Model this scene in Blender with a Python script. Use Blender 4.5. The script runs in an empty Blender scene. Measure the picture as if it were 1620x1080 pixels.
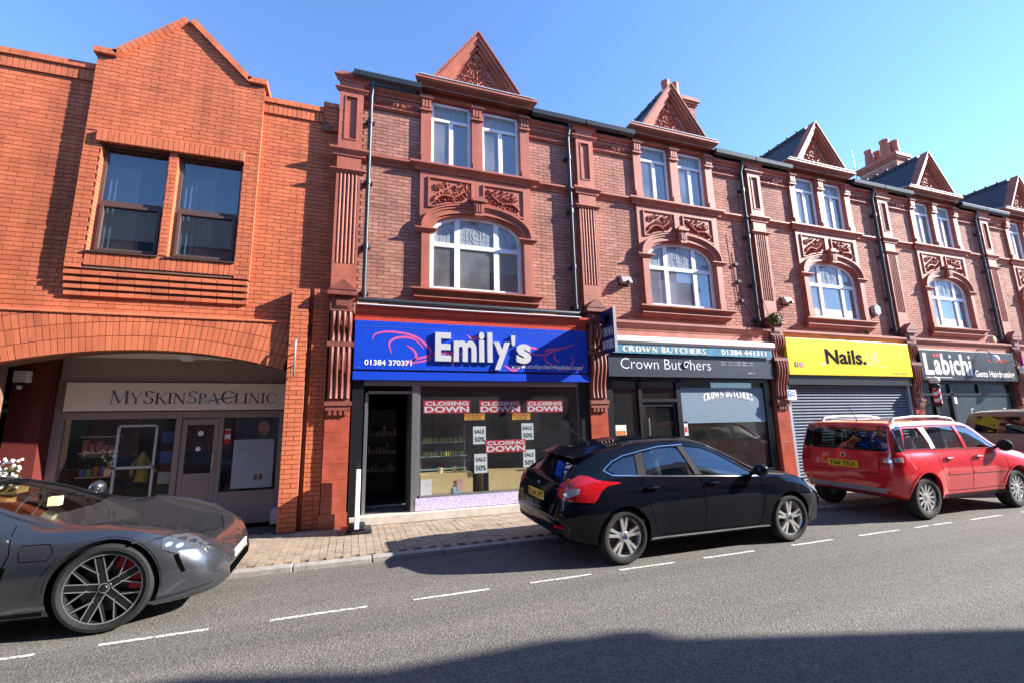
import bpy, bmesh, math, random
from mathutils import Vector, Matrix
from mathutils.bvhtree import BVHTree
R = math.radians
random.seed(7)
S = bpy.context.scene
COL = S.collection
# ---------------------------------------------------------------- camera, sky, sun, exposure
CAM_H = 1.66
cd = bpy.data.cameras.new("camera"); cam = bpy.data.objects.new("camera", cd); COL.objects.link(cam)
cd.sensor_width = 36.0; cd.lens = 16.0; cd.clip_start = 0.05; cd.clip_end = 2000
_yaw, _pit, _rol = R(19.28), R(10.42), R(-1.318)
_f = Vector((math.sin(_yaw)*math.cos(_pit), math.cos(_yaw)*math.cos(_pit), math.sin(_pit)))
_r = Vector((math.cos(_yaw), -math.sin(_yaw), 0)); _u = _r.cross(_f)
_r2 = math.cos(_rol)*_r + math.sin(_rol)*_u; _u2 = -math.sin(_rol)*_r + math.cos(_rol)*_u
cam.matrix_world = Matrix(((_r2.x,_u2.x,-_f.x,0),(_r2.y,_u2.y,-_f.y,0),(_r2.z,_u2.z,-_f.z,CAM_H),(0,0,0,1)))
S.camera = cam
SUN = Vector((-1.77, 0.60, -1.0)).normalized()       # direction the light travels
sl = bpy.data.lights.new("sun", 'SUN'); so = bpy.data.objects.new("sun", sl); COL.objects.link(so)
sl.energy = 5.0; sl.angle = R(0.53); sl.color = (1.0, 0.95, 0.88)
so.rotation_mode = 'QUATERNION'; so.rotation_quaternion = SUN.to_track_quat('-Z', 'Y'); so.location = (20, -10, 30)
w = bpy.data.worlds.new("World"); S.world = w; w.use_nodes = True
nt = w.node_tree; nt.nodes.clear()
sky = nt.nodes.new('ShaderNodeTexSky'); sky.sky_type = 'NISHITA'; sky.sun_disc = False
sky.sun_elevation = math.asin(-SUN.z); sky.sun_rotation = math.atan2(-SUN.x, -SUN.y)
sky.air_density = 0.9; sky.dust_density = 0.0; sky.ozone_density = 5.0; sky.altitude = 0
bg = nt.nodes.new('ShaderNodeBackground'); bg.inputs[1].default_value = 0.14
ow = nt.nodes.new('ShaderNodeOutputWorld')
tn = nt.nodes.new('ShaderNodeMix'); tn.data_type = 'RGBA'; tn.blend_type = 'MULTIPLY'; tn.inputs[0].default_value = 1; tn.inputs[7].default_value = (.95,.98,1.06,1)
nt.links.new(sky.outputs[0], tn.inputs[6]); nt.links.new(tn.outputs[2], bg.inputs[0]); nt.links.new(bg.outputs[0], ow.inputs[0])
S.view_settings.view_transform = 'Standard'; S.view_settings.look = 'None'
S.view_settings.exposure = 1.55; S.view_settings.gamma = 1.0

# ---------------------------------------------------------------- mesh builder
class MB:
    def __init__(s): s.v = []; s.f = []; s.t = []; s.tint = 0.5
    def add(s, vs, fs):
        b = len(s.v); s.v += [tuple(p) for p in vs]
        for f in fs: s.f.append(tuple(b+i for i in f)); s.t.append(s.tint)
        return s
    def box(s, x0, x1, y0, y1, z0, z1):
        return s.add([(x0,y0,z0),(x1,y0,z0),(x1,y1,z0),(x0,y1,z0),(x0,y0,z1),(x1,y0,z1),(x1,y1,z1),(x0,y1,z1)],
            [(0,3,2,1),(4,5,6,7),(0,1,5,4),(1,2,6,5),(2,3,7,6),(3,0,4,7)])
    def boxc(s, c, d, m=None):
        x,y,z = d[0]/2,d[1]/2,d[2]/2; vs = [Vector((i*x,j*y,k*z)) for k in (-1,1) for j in (-1,1) for i in (-1,1)]
        if m: vs = [m @ p for p in vs]
        return s.add([p+Vector(c) for p in vs], [(0,2,3,1),(4,5,7,6),(0,1,5,4),(1,3,7,5),(3,2,6,7),(2,0,4,6)])
    def prism(s, poly, y0, y1):                       # polygon in (x,z) extruded along y (y0 = front)
        n = len(poly); a = sum(poly[i][0]*poly[(i+1)%n][1]-poly[(i+1)%n][0]*poly[i][1] for i in range(n))
        if a < 0: poly = poly[::-1]
        vs = [(p[0],y0,p[1]) for p in poly]+[(p[0],y1,p[1]) for p in poly]
        fs = [tuple(range(n)), tuple(range(2*n-1,n-1,-1))]+[(i,i+n,(i+1)%n+n,(i+1)%n) for i in range(n)]
        return s.add(vs, fs)
    def ring(s, outer, inner, y0, y1):                # band between two matching (x,z) lines
        n = len(outer)
        for i in range(n-1): s.prism([outer[i],outer[i+1],inner[i+1],inner[i]], y0, y1)
        return s
    def sweepx(s, prof, x0, x1, m0=0, m1=0):          # closed (y,z) profile swept along x
        n = len(prof); ya = max(p[0] for p in prof)
        a = sum(prof[i][0]*prof[(i+1)%n][1]-prof[(i+1)%n][0]*prof[i][1] for i in range(n))
        if a < 0: prof = prof[::-1]
        vs = [(x0+m0*(ya-p[0])*-1,p[0],p[1]) for p in prof]+[(x1+m1*(ya-p[0]),p[0],p[1]) for p in prof]
        fs = [tuple(range(n-1,-1,-1)), tuple(range(n,2*n))]+[(i,(i+1)%n,(i+1)%n+n,i+n) for i in range(n)]
        return s.add(vs, fs)
    def tube(s, path, r, n=8, cap=True):
        P = [Vector(p) for p in path]; rs = r if isinstance(r,(list,tuple)) else [r]*len(P); rows = []; up = None
        for i,p in enumerate(P):
            d = ((P[min(i+1,len(P)-1)]-P[max(i-1,0)])).normalized()
            if up is None: up = Vector((0,0,1)) if abs(d.z) < .9 else Vector((0,1,0))
            a = d.cross(up).normalized(); up = a.cross(d).normalized()
            rows.append([p+(a*math.cos(t*2*math.pi/n)+up*math.sin(t*2*math.pi/n))*rs[i] for t in range(n)])
        fs = [(i*n+j,i*n+(j+1)%n,(i+1)*n+(j+1)%n,(i+1)*n+j) for i in range(len(P)-1) for j in range(n)]
        if cap: fs += [tuple(range(n-1,-1,-1)), tuple((len(P)-1)*n+j for j in range(n))]
        return s.add([q for row in rows for q in row], fs)
    def lathe(s, prof, c, axis='z', n=24):            # prof [(r,h)] round axis through c
        vs = []
        for r,hh in prof:
            for j in range(n):
                a = 2*math.pi*j/n; u,v = r*math.cos(a), r*math.sin(a)
                vs.append({'z':(c[0]+u,c[1]+v,c[2]+hh),'y':(c[0]+u,c[1]+hh,c[2]+v),'x':(c[0]+hh,c[1]+u,c[2]+v)}[axis])
        m = len(prof)
        fs = [(i*n+j,i*n+(j+1)%n,(i+1)*n+(j+1)%n,(i+1)*n+j) for i in range(m-1) for j in range(n)]
        if axis == 'y': fs = [f[::-1] for f in fs]
        return s.add(vs, fs)
    def ball(s, c, rx, ry, rz, n=12, m=8):
        pr = [(math.sin(math.pi*i/m), -math.cos(math.pi*i/m)) for i in range(m+1)]; b = len(s.v)
        s.lathe(pr, (0,0,0), 'z', n)
        for i in range(b, len(s.v)):
            x,y,z = s.v[i]; s.v[i] = (c[0]+x*rx, c[1]+y*ry, c[2]+z*rz)
        return s
    def mesh(s, name, smooth=False, tint=False):
        me = bpy.data.meshes.new(name); me.from_pydata(s.v, [], s.f); me.update()
        if tint:
            at = me.attributes.new('tint', 'FLOAT', 'FACE'); at.data.foreach_set('value', s.t)
        if smooth:
            me.polygons.foreach_set('use_smooth', [True]*len(me.polygons))
        return me

ORG = {}
def link(o, parent=None, org=None):
    COL.objects.link(o)
    if parent is not None: o.parent = parent; ORG[o] = ORG[parent]
    else: ORG[o] = Vector(org) if org is not None else Vector((0,0,0))
    return o
def tag(o, label=None, cat=None, group=None, kind=None):
    if label: o['label'] = label
    if cat: o['category'] = cat
    if group: o['group'] = group
    if kind: o['kind'] = kind
    return o
def thing(name, loc, label, cat, group=None):
    o = bpy.data.objects.new(name, None); o.location = loc; o.empty_display_size = .2
    link(o, None, loc); return tag(o, label, cat, group)
def fix_normals(me):
    bm = bmesh.new(); bm.from_mesh(me); bmesh.ops.recalc_face_normals(bm, faces=bm.faces); bm.to_mesh(me); bm.free()
def smooth_by_angle(me, deg=35):
    bm = bmesh.new(); bm.from_mesh(me); bmesh.ops.remove_doubles(bm, verts=bm.verts, dist=1e-5)
    for f in bm.faces: f.smooth = True
    for e in bm.edges:
        e.smooth = not (len(e.link_faces) != 2 or e.calc_face_angle(0) > R(deg))
    bm.to_mesh(me); bm.free()
def part(name, mb, mat, parent=None, smooth=None, tint=False, recalc=False, bevel=0):
    """one mesh object; vertices in the frame of the thing's first copy (world), shifted to the parent's base"""
    me = mb if isinstance(mb, bpy.types.Mesh) else mb.mesh(name, tint=tint)
    org = ORG[parent] if parent is not None else None
    if recalc: fix_normals(me)
    if org is not None and org.length > 0: me.transform(Matrix.Translation(-org))
    if smooth: smooth_by_angle(me, smooth)
    for m in (mat if isinstance(mat, (list,tuple)) else [mat]): me.materials.append(m)
    o = bpy.data.objects.new(name, me); link(o, parent)
    if bevel:
        b = o.modifiers.new('bevel','BEVEL'); b.width = bevel; b.segments = 2; b.limit_method = 'ANGLE'; b.angle_limit = R(40)
    return o
def single(name, mb, mat, loc, label, cat, group=None, **k):       # a thing that is one mesh
    me = mb.mesh(name); me.transform(Matrix.Translation(-Vector(loc)))
    if k.get('recalc'): fix_normals(me)
    if k.get('smooth'): smooth_by_angle(me, k['smooth'])
    for m in (mat if isinstance(mat, (list,tuple)) else [mat]): me.materials.append(m)
    o = bpy.data.objects.new(name, me); o.location = loc; link(o, None, loc); return tag(o, label, cat, group)
def struct(name, mb, mat, **k):
    o = part(name, mb, mat, None, **k); o['kind'] = 'structure'; return o
def copy_tree(o, parent=None, off=None):
    c = o.copy(); COL.objects.link(c); c.parent = parent; ORG[c] = ORG[o]
    if off is not None: c.location = Vector(o.location)+Vector(off)
    for ch in [x for x in o.children]: copy_tree(ch, c)
    return c
def clip(poly, n, d):                                   # keep the part of a 2-D polygon where n.p <= d
    out = []
    for i in range(len(poly)):
        a, b = poly[i], poly[(i+1)%len(poly)]; da = n[0]*a[0]+n[1]*a[1]-d; db = n[0]*b[0]+n[1]*b[1]-d
        if da <= 0: out.append(a)
        if (da < 0 < db) or (db < 0 < da):
            t = da/(da-db); out.append((a[0]+(b[0]-a[0])*t, a[1]+(b[1]-a[1])*t))
    return out
def area(p): return abs(sum(p[i][0]*p[(i+1)%len(p)][1]-p[(i+1)%len(p)][0]*p[i][1] for i in range(len(p))))/2

# ---------------------------------------------------------------- materials
MATS = {}
def new_mat(name):
    m = bpy.data.materials.new(name); m.use_nodes = True; MATS[name] = m
    return m, m.node_tree, m.node_tree.nodes['Principled BSDF']
def N(t, typ, **k):
    n = t.nodes.new(typ)
    for a, b in k.items(): setattr(n, a, b)
    return n
def rgb(c): return (c[0], c[1], c[2], 1)
def plain(name, col, rough=.5, metal=0., coat=0., var=.0, scale=8., bump=0., bscale=60., spec=.5, trans=0., ior=1.45, emit=0):
    """solid colour with noise wear (var) and fine relief (bump)"""
    m, t, b = new_mat(name)
    b.inputs['Base Color'].default_value = rgb(col); b.inputs['Roughness'].default_value = rough
    b.inputs['Metallic'].default_value = metal; b.inputs['Coat Weight'].default_value = coat; b.inputs['Coat Roughness'].default_value = .04
    b.inputs['Specular IOR Level'].default_value = spec; b.inputs['Transmission Weight'].default_value = trans; b.inputs['IOR'].default_value = ior
    if emit: b.inputs['Emission Color'].default_value = rgb(col); b.inputs['Emission Strength'].default_value = emit
    tc = N(t, 'ShaderNodeTexCoord')
    if var:
        no = N(t, 'ShaderNodeTexNoise'); no.inputs['Scale'].default_value = scale; no.inputs['Detail'].default_value = 6; no.inputs['Roughness'].default_value = .65
        t.links.new(tc.outputs['Object'], no.inputs['Vector'])
        mr = N(t, 'ShaderNodeMapRange'); mr.inputs[1].default_value = .3; mr.inputs[2].default_value = .7; mr.inputs[3].default_value = 1-var; mr.inputs[4].default_value = 1+var
        t.links.new(no.outputs[0], mr.inputs[0])
        mx = N(t, 'ShaderNodeMix', data_type='RGBA', blend_type='MULTIPLY'); mx.inputs[0].default_value = 1; mx.inputs[6].default_value = rgb(col)
        t.links.new(mr.outputs[0], mx.inputs[7]); t.links.new(mx.outputs[2], b.inputs['Base Color'])
    if bump:
        n2 = N(t, 'ShaderNodeTexNoise'); n2.inputs['Scale'].default_value = bscale; n2.inputs['Detail'].default_value = 4
        t.links.new(tc.outputs['Object'], n2.inputs['Vector'])
        bp = N(t, 'ShaderNodeBump'); bp.inputs['Strength'].default_value = bump; bp.inputs['Distance'].default_value = .01
        t.links.new(n2.outputs[0], bp.inputs['Height']); t.links.new(bp.outputs[0], b.inputs['Normal'])
    return m
def brick_mat(name, cols, rough=.85, bump=.5, soot=.0):
    """per-brick colour from the 'tint' face attribute or the object's own random number, plus grain"""
    m, t, b = new_mat(name); tc = N(t, 'ShaderNodeTexCoord')
    at = N(t, 'ShaderNodeAttribute', attribute_name='tint'); oi = N(t, 'ShaderNodeObjectInfo')
    ad = N(t, 'ShaderNodeMath', operation='ADD'); t.links.new(at.outputs['Fac'], ad.inputs[0]); t.links.new(oi.outputs['Random'], ad.inputs[1])
    fr = N(t, 'ShaderNodeMath', operation='FRACT'); t.links.new(ad.outputs[0], fr.inputs[0])
    cr = N(t, 'ShaderNodeValToRGB'); el = cr.color_ramp.elements
    while len(el) < len(cols): el.new(.5)
    for i, c in enumerate(cols): el[i].position = i/(len(cols)-1); el[i].color = rgb(c)
    t.links.new(fr.outputs[0], cr.inputs[0])
    gm = N(t, 'ShaderNodeNewGeometry')
    n1 = N(t, 'ShaderNodeTexNoise'); n1.inputs['Scale'].default_value = 1.3; n1.inputs['Detail'].default_value = 7; n1.inputs['Roughness'].default_value = .7
    t.links.new(gm.outputs['Position'], n1.inputs['Vector'])
    m1 = N(t, 'ShaderNodeMapRange'); m1.inputs[1].default_value = .3; m1.inputs[2].default_value = .7; m1.inputs[3].default_value = .78-soot; m1.inputs[4].default_value = 1.12
    t.links.new(n1.outputs[0], m1.inputs[0])
    n2 = N(t, 'ShaderNodeTexNoise'); n2.inputs['Scale'].default_value = 70; n2.inputs['Detail'].default_value = 5
    t.links.new(gm.outputs['Position'], n2.inputs['Vector'])
    m2 = N(t, 'ShaderNodeMapRange'); m2.inputs[1].default_value = .3; m2.inputs[2].default_value = .7; m2.inputs[3].default_value = .86; m2.inputs[4].default_value = 1.1
    t.links.new(n2.outputs[0], m2.inputs[0])
    mu = N(t, 'ShaderNodeMath', operation='MULTIPLY'); t.links.new(m1.outputs[0], mu.inputs[0]); t.links.new(m2.outputs[0], mu.inputs[1])
    mp = N(t, 'ShaderNodeMapping'); mp.inputs['Scale'].default_value = (3.2,3.2,.28); t.links.new(gm.outputs['Position'], mp.inputs[0])
    n5 = N(t, 'ShaderNodeTexNoise'); n5.inputs['Scale'].default_value = 1.0; n5.inputs['Detail'].default_value = 5; n5.inputs['Roughness'].default_value = .6; t.links.new(mp.outputs[0], n5.inputs['Vector'])
    m5 = N(t, 'ShaderNodeMapRange'); m5.inputs[1].default_value = .36; m5.inputs[2].default_value = .56; m5.inputs[3].default_value = .82; m5.inputs[4].default_value = 1.04; t.links.new(n5.outputs[0], m5.inputs[0])
    mv = N(t, 'ShaderNodeMath', operation='MULTIPLY'); t.links.new(mu.outputs[0], mv.inputs[0]); t.links.new(m5.outputs[0], mv.inputs[1])
    mx = N(t, 'ShaderNodeMix', data_type='RGBA', blend_type='MULTIPLY'); mx.inputs[0].default_value = 1
    t.links.new(cr.outputs[0], mx.inputs[6]); t.links.new(mv.outputs[0], mx.inputs[7]); t.links.new(mx.outputs[2], b.inputs['Base Color'])
    b.inputs['Roughness'].default_value = rough
    bp = N(t, 'ShaderNodeBump'); bp.inputs['Strength'].default_value = bump; bp.inputs['Distance'].default_value = .006
    t.links.new(n2.outputs[0], bp.inputs['Height']); t.links.new(bp.outputs[0], b.inputs['Normal'])
    return m
def glass_mat(name, tint=(.9,.95,.95), mixf=.0, rough=.0, dust=0.):
    """thin pane: clear with mirror-like Fresnel reflection"""
    m, t, b = new_mat(name); t.nodes.remove(b)
    tr = N(t, 'ShaderNodeBsdfTransparent'); tr.inputs[0].default_value = rgb(tint)
    gl = N(t, 'ShaderNodeBsdfGlossy'); gl.inputs['Roughness'].default_value = rough
    fr = N(t, 'ShaderNodeFresnel'); ge = N(t, 'ShaderNodeNewGeometry'); io = N(t, 'ShaderNodeMapRange'); io.inputs[3].default_value = 1.52; io.inputs[4].default_value = 1/1.52
    t.links.new(ge.outputs['Backfacing'], io.inputs[0]); t.links.new(io.outputs[0], fr.inputs[0])
    ma = N(t, 'ShaderNodeMath', operation='MULTIPLY_ADD', use_clamp=True); ma.inputs[1].default_value = 1.0; ma.inputs[2].default_value = mixf
    t.links.new(fr.outputs[0], ma.inputs[0])
    mx = N(t, 'ShaderNodeMixShader'); t.links.new(ma.outputs[0], mx.inputs[0]); t.links.new(tr.outputs[0], mx.inputs[1]); t.links.new(gl.outputs[0], mx.inputs[2])
    out = mx.outputs[0]
    if dust:                                           # thin film of street dust, uneven
        di = N(t, 'ShaderNodeBsdfDiffuse'); di.inputs[0].default_value = (.62,.63,.65,1); gp = N(t, 'ShaderNodeNewGeometry'); nz = N(t, 'ShaderNodeTexNoise'); nz.inputs['Scale'].default_value = 1.7; nz.inputs['Detail'].default_value = 5
        t.links.new(gp.outputs['Position'], nz.inputs['Vector']); mr = N(t, 'ShaderNodeMapRange'); mr.inputs[1].default_value = .3; mr.inputs[2].default_value = .7; mr.inputs[3].default_value = dust*.4; mr.inputs[4].default_value = dust*1.6; t.links.new(nz.outputs[0], mr.inputs[0])
        m2 = N(t, 'ShaderNodeMixShader'); t.links.new(mr.outputs[0], m2.inputs[0]); t.links.new(out, m2.inputs[1]); t.links.new(di.outputs[0], m2.inputs[2]); out = m2.outputs[0]
    t.links.new(out, t.nodes['Material Output'].inputs[0]); return m

BRICK_O = brick_mat('orange_brick', [(.55,.135,.056),(.61,.158,.066),(.64,.172,.072),(.59,.148,.061),(.625,.165,.069),(.50,.12,.052)])
BRICK_R = brick_mat('old_red_brick', [(.44,.185,.125),(.49,.215,.15),(.40,.16,.11),(.53,.25,.18),(.46,.195,.135),(.35,.14,.10)], soot=.06)
TERRA = brick_mat('terracotta', [(.40,.108,.064),(.44,.12,.07),(.47,.13,.076),(.42,.112,.066),(.45,.122,.07),(.385,.10,.06)], rough=.6, bump=.3, soot=.08)
TERRA_D = plain('carved_terracotta', (.36,.095,.058), .6, var=.3, scale=9, bump=.3, bscale=60)
GLAZED = plain('glazed_red_faience', (.40,.085,.05), .25, var=.25, scale=4, coat=.3)
BRACKET = plain('dark_terracotta', (.24,.07,.046), .5, var=.35, scale=5, bump=.3)  # darker brown terracotta for the consoles, tone varied at random
MORTAR_D = plain('dark_mortar', (.19,.10,.07), .95, var=.2, bump=.3)
MORTAR_L = plain('pale_mortar', (.42,.27,.21), .95, var=.25, scale=1.5, bump=.3)
REDPAINT = plain('red_masonry_paint', (.12,.018,.014), .7, var=.15)
UPVC = plain('white_upvc', (.80,.80,.80), .35, var=.04)
BROWNF = plain('brown_frame', (.10,.06,.05), .4)
GREYF = plain('taupe_painted_timber', (.30,.24,.22), .5, var=.06)
BLACKF = plain('black_paint', (.012,.012,.014), .35)
ALU = plain('satin_aluminium', (.50,.50,.50), .35, metal=.9)
IRON = plain('black_cast_iron', (.03,.035,.042), .4, var=.2)
LEAD = plain('grey_lead', (.38,.40,.43), .55, var=.15)
SLATE = plain('roof_slate', (.05,.053,.066), .6, var=.3, scale=14, bump=.4)
OFFICEGLASS = glass_mat('office_glass', (.55,.62,.68), .10, dust=.01)
GLASS = glass_mat('window_glass', (.88,.92,.92), .10, dust=.11)
SHOPGLASS = glass_mat('shop_glass', (.95,.97,.97), .01, dust=.015)
STAIN = plain('leaded_glass', (.26,.29,.31), .15, var=.25, scale=8, spec=.8)
LEADCAME = plain('lead_came', (.42,.44,.45), .6)
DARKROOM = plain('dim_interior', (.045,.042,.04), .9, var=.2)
CURTAIN = plain('pale_blind', (.55,.55,.58), .8)
STONE = plain('step_stone', (.50,.44,.37), .85, var=.2, scale=6, bump=.4)
KERB = plain('kerb_concrete', (.30,.275,.25), .9, var=.25, scale=7, bump=.5)
# ================================================================= ground, road, pavement
PV = .06                                               # pavement level
D0 = 8.55
m, t, b = new_mat('asphalt'); gm = N(t,'ShaderNodeNewGeometry')
v1 = N(t,'ShaderNodeTexVoronoi'); v1.inputs['Scale'].default_value = 85; t.links.new(gm.outputs['Position'], v1.inputs['Vector'])
n1 = N(t,'ShaderNodeTexNoise'); n1.inputs['Scale'].default_value = 95; n1.inputs['Detail'].default_value = 5; t.links.new(gm.outputs['Position'], n1.inputs['Vector'])
n2 = N(t,'ShaderNodeTexNoise'); n2.inputs['Scale'].default_value = .55; n2.inputs['Detail'].default_value = 6; n2.inputs['Roughness'].default_value = .7
mp = N(t,'ShaderNodeMapping'); mp.inputs['Scale'].default_value = (.14,1.7,1); t.links.new(gm.outputs['Position'], mp.inputs[0]); t.links.new(mp.outputs[0], n2.inputs['Vector'])
# aggregate: every chip its own grey, bitumen between, broad worn patches and tyre-polished bands along the street
sc_ = N(t,'ShaderNodeSeparateColor'); t.links.new(v1.outputs['Color'], sc_.inputs[0])
cr = N(t,'ShaderNodeValToRGB'); e = cr.color_ramp.elements; e[0].position=.0; e[0].color=(.075,.068,.058,1); e[1].position=1; e[1].color=(.19,.175,.15,1); q_ = e.new(.55); q_.color=(.130,.120,.104,1)
t.links.new(sc_.outputs[0], cr.inputs[0])
m5 = N(t,'ShaderNodeMapRange'); m5.inputs[1].default_value=.3; m5.inputs[2].default_value=.7; m5.inputs[3].default_value=.72; m5.inputs[4].default_value=1.2; t.links.new(n1.outputs[0], m5.inputs[0])
mr = N(t,'ShaderNodeMapRange'); mr.inputs[1].default_value=.3; mr.inputs[2].default_value=.7; mr.inputs[3].default_value=.72; mr.inputs[4].default_value=1.3; t.links.new(n2.outputs[0], mr.inputs[0])
n3 = N(t,'ShaderNodeTexNoise'); n3.inputs['Scale'].default_value=2.2; n3.inputs['Detail'].default_value=8; n3.inputs['Roughness'].default_value=.75; t.links.new(gm.outputs['Position'], n3.inputs['Vector'])
m6 = N(t,'ShaderNodeMapRange'); m6.inputs[1].default_value=.30; m6.inputs[2].default_value=.42; m6.inputs[3].default_value=.72; m6.inputs[4].default_value=1.0; t.links.new(n3.outputs[0], m6.inputs[0])
k1 = N(t,'ShaderNodeMath',operation='MULTIPLY'); t.links.new(m5.outputs[0],k1.inputs[0]); t.links.new(mr.outputs[0],k1.inputs[1]); k2 = N(t,'ShaderNodeMath',operation='MULTIPLY'); t.links.new(k1.outputs[0],k2.inputs[0]); t.links.new(m6.outputs[0],k2.inputs[1])
mx = N(t,'ShaderNodeMix',data_type='RGBA',blend_type='MULTIPLY'); mx.inputs[0].default_value=1; t.links.new(cr.outputs[0],mx.inputs[6]); t.links.new(k2.outputs[0],mx.inputs[7]); t.links.new(mx.outputs[2], b.inputs['Base Color'])
b.inputs['Roughness'].default_value = .88
bp = N(t,'ShaderNodeBump'); bp.inputs['Strength'].default_value=.8; bp.inputs['Distance'].default_value=.006; t.links.new(v1.outputs[0], bp.inputs['Height']); t.links.new(bp.outputs[0], b.inputs['Normal'])
ASPHALT = m
mb = MB(); mb.add([(-400,-400,-.02),(400,-400,-.02),(400,400,-.02),(-400,400,-.02)],[(0,1,2,3)]); struct('ground', mb, plain('earth',(.10,.09,.075),.95,var=.3))
mb = MB(); mb.add([(-60,-.9,0),(90,-.9,0),(90,6.43,0),(-60,6.43,0)],[(0,1,2,3)]); struct('road', mb, ASPHALT)
# dashed bay line: worn thermoplastic
m, t, b = new_mat('road_paint'); gm = N(t,'ShaderNodeNewGeometry'); n1 = N(t,'ShaderNodeTexNoise'); n1.inputs['Scale'].default_value=45; n1.inputs['Detail'].default_value=6
t.links.new(gm.outputs['Position'], n1.inputs['Vector']); cr = N(t,'ShaderNodeValToRGB'); e=cr.color_ramp.elements; e[0].position=.38; e[0].color=(.18,.17,.155,1); e[1].position=.54; e[1].color=(.66,.64,.60,1)
t.links.new(n1.outputs[0], cr.inputs[0]); t.links.new(cr.outputs[0], b.inputs['Base Color']); b.inputs['Roughness'].default_value=.7
PAINT = m
xs = [(-4.1,-3.4),(-2.85,-2.25),(-1.86,-1.1),(-.63,.2),(.63,1.41),(1.86,2.6),(2.96,3.73),(4.15,4.96),(5.6,6.37),(6.9,7.75),(8.1,8.45),(8.54,8.99),(9.47,10.32),(10.9,11.7),(12.3,13.1)]
road = bpy.data.objects['road']
for x0,x1 in xs:
    mb = MB(); n = 8
    pts = [(x0+(x1-x0)*i/n) for i in range(n+1)]
    a = [(x,4.885+random.uniform(-.006,.006),.004) for x in pts]; c = [(x,4.932+random.uniform(-.006,.006),.004) for x in pts]
    mb.add(a+c, [(i,i+1,n+2+i,n+1+i) for i in range(n)]); part('bay_line', mb, PAINT, road)
# pavement: slab + kerb stones + block pavers
pav = struct('pavement', MB().box(-60,90,6.56,8.62,-.3,PV-.035), plain('paving_joint',(.10,.085,.065),.95))
for i in range(-9, 34):
    x = i*.915+.3
    g = part('kerbstone', MB().box(x+.004, x+.911, 6.405+random.uniform(-.004,.004), 6.555, -.05, PV+random.uniform(-.004,.004)), KERB, pav, bevel=.012)
PAVER = brick_mat('block_paver', [(.31,.235,.165),(.33,.25,.175),(.29,.22,.155),(.35,.265,.19),(.32,.24,.17)], rough=.9, bump=.6)
pm = MB().box(-.0475,.0475,-.0975,.0975,-.03,0).mesh('paver'); pm.materials.append(PAVER)
slots = []
for ci in range(-70, 300):                              # columns of stretchers running away from the kerb
    x = ci*.1
    for rj in range(0, 11):
        y0 = 6.66 + rj*.2 + (.1 if ci%2 else 0)
        if y0+.1 > 8.62: continue
        slots.append((x, y0, ci, rj))
rest = MB()
def vis(x, y): return (x-.6)**2*.35 + (y-6.9)**2
slots.sort(key=lambda q: vis(q[0], q[1]))
for k,(x,y,ci,rj) in enumerate(slots):
    dz = random.uniform(-.004,.003)
    if k < 300:
        o = bpy.data.objects.new('paver', pm); o.location = (x,y,PV+dz); o.rotation_euler = (random.uniform(-.012,.012),random.uniform(-.012,.012),random.uniform(-.01,.01)); link(o, pav)
    else:
        rest.tint = random.random(); rest.box(x-.0475,x+.0475,y-.0975,y+.0975,PV-.03+dz,PV+dz)
tag(part('paver_field', rest, PAVER, pav, tint=True), kind='stuff')
struct('opposite_pavement', MB().box(-60,90,-2.3,-.9,-.3,.08), KERB)

# ================================================================= lettering
def text_mesh(body, shear=0., bold=0.):
    cu = bpy.data.curves.new('t','FONT'); cu.body = body; cu.size = 1; cu.resolution_u = 3; cu.offset = bold; cu.shear = shear
    o = bpy.data.objects.new('t', cu); COL.objects.link(o)
    bpy.context.view_layer.update(); dg = bpy.context.evaluated_depsgraph_get()
    me = bpy.data.meshes.new_from_object(o.evaluated_get(dg)); bpy.data.objects.remove(o); bpy.data.curves.remove(cu)
    return [v.co.copy() for v in me.vertices], [tuple(p.vertices) for p in me.polygons]
def text_fit(mb, body, x0, x1, z0, z1, y, depth=.0, shear=0., bold=0., rise=0.):
    """flat letters fitted to a rectangle of a wall face; depth > 0 makes built-up letters"""
    vs, fs = text_mesh(body, shear, bold)
    a = min(v.x for v in vs); b = max(v.x for v in vs); c = min(v.y for v in vs); d = max(v.y for v in vs)
    P = [(x0+(v.x-a)/(b-a)*(x1-x0), z0+(v.y-c)/(d-c)*(z1-z0)+(rise*(1-(2*(v.x-a)/(b-a)-1)**2))) for v in vs]
    if depth <= 0: mb.add([(p[0],y,p[1]) for p in P], fs); return mb
    n = len(P); ed = {}
    for f in fs:
        for i in range(len(f)):
            k = (f[i], f[(i+1)%len(f)])
            if k[::-1] in ed: del ed[k[::-1]]
            else: ed[k] = 1
    mb.add([(p[0],y-depth,p[1]) for p in P]+[(p[0],y,p[1]) for p in P], list(fs)+[(k[1],k[0],k[0]+n,k[1]+n) for k in ed])
    return mb
T_, N_ = .15, .05
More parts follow.
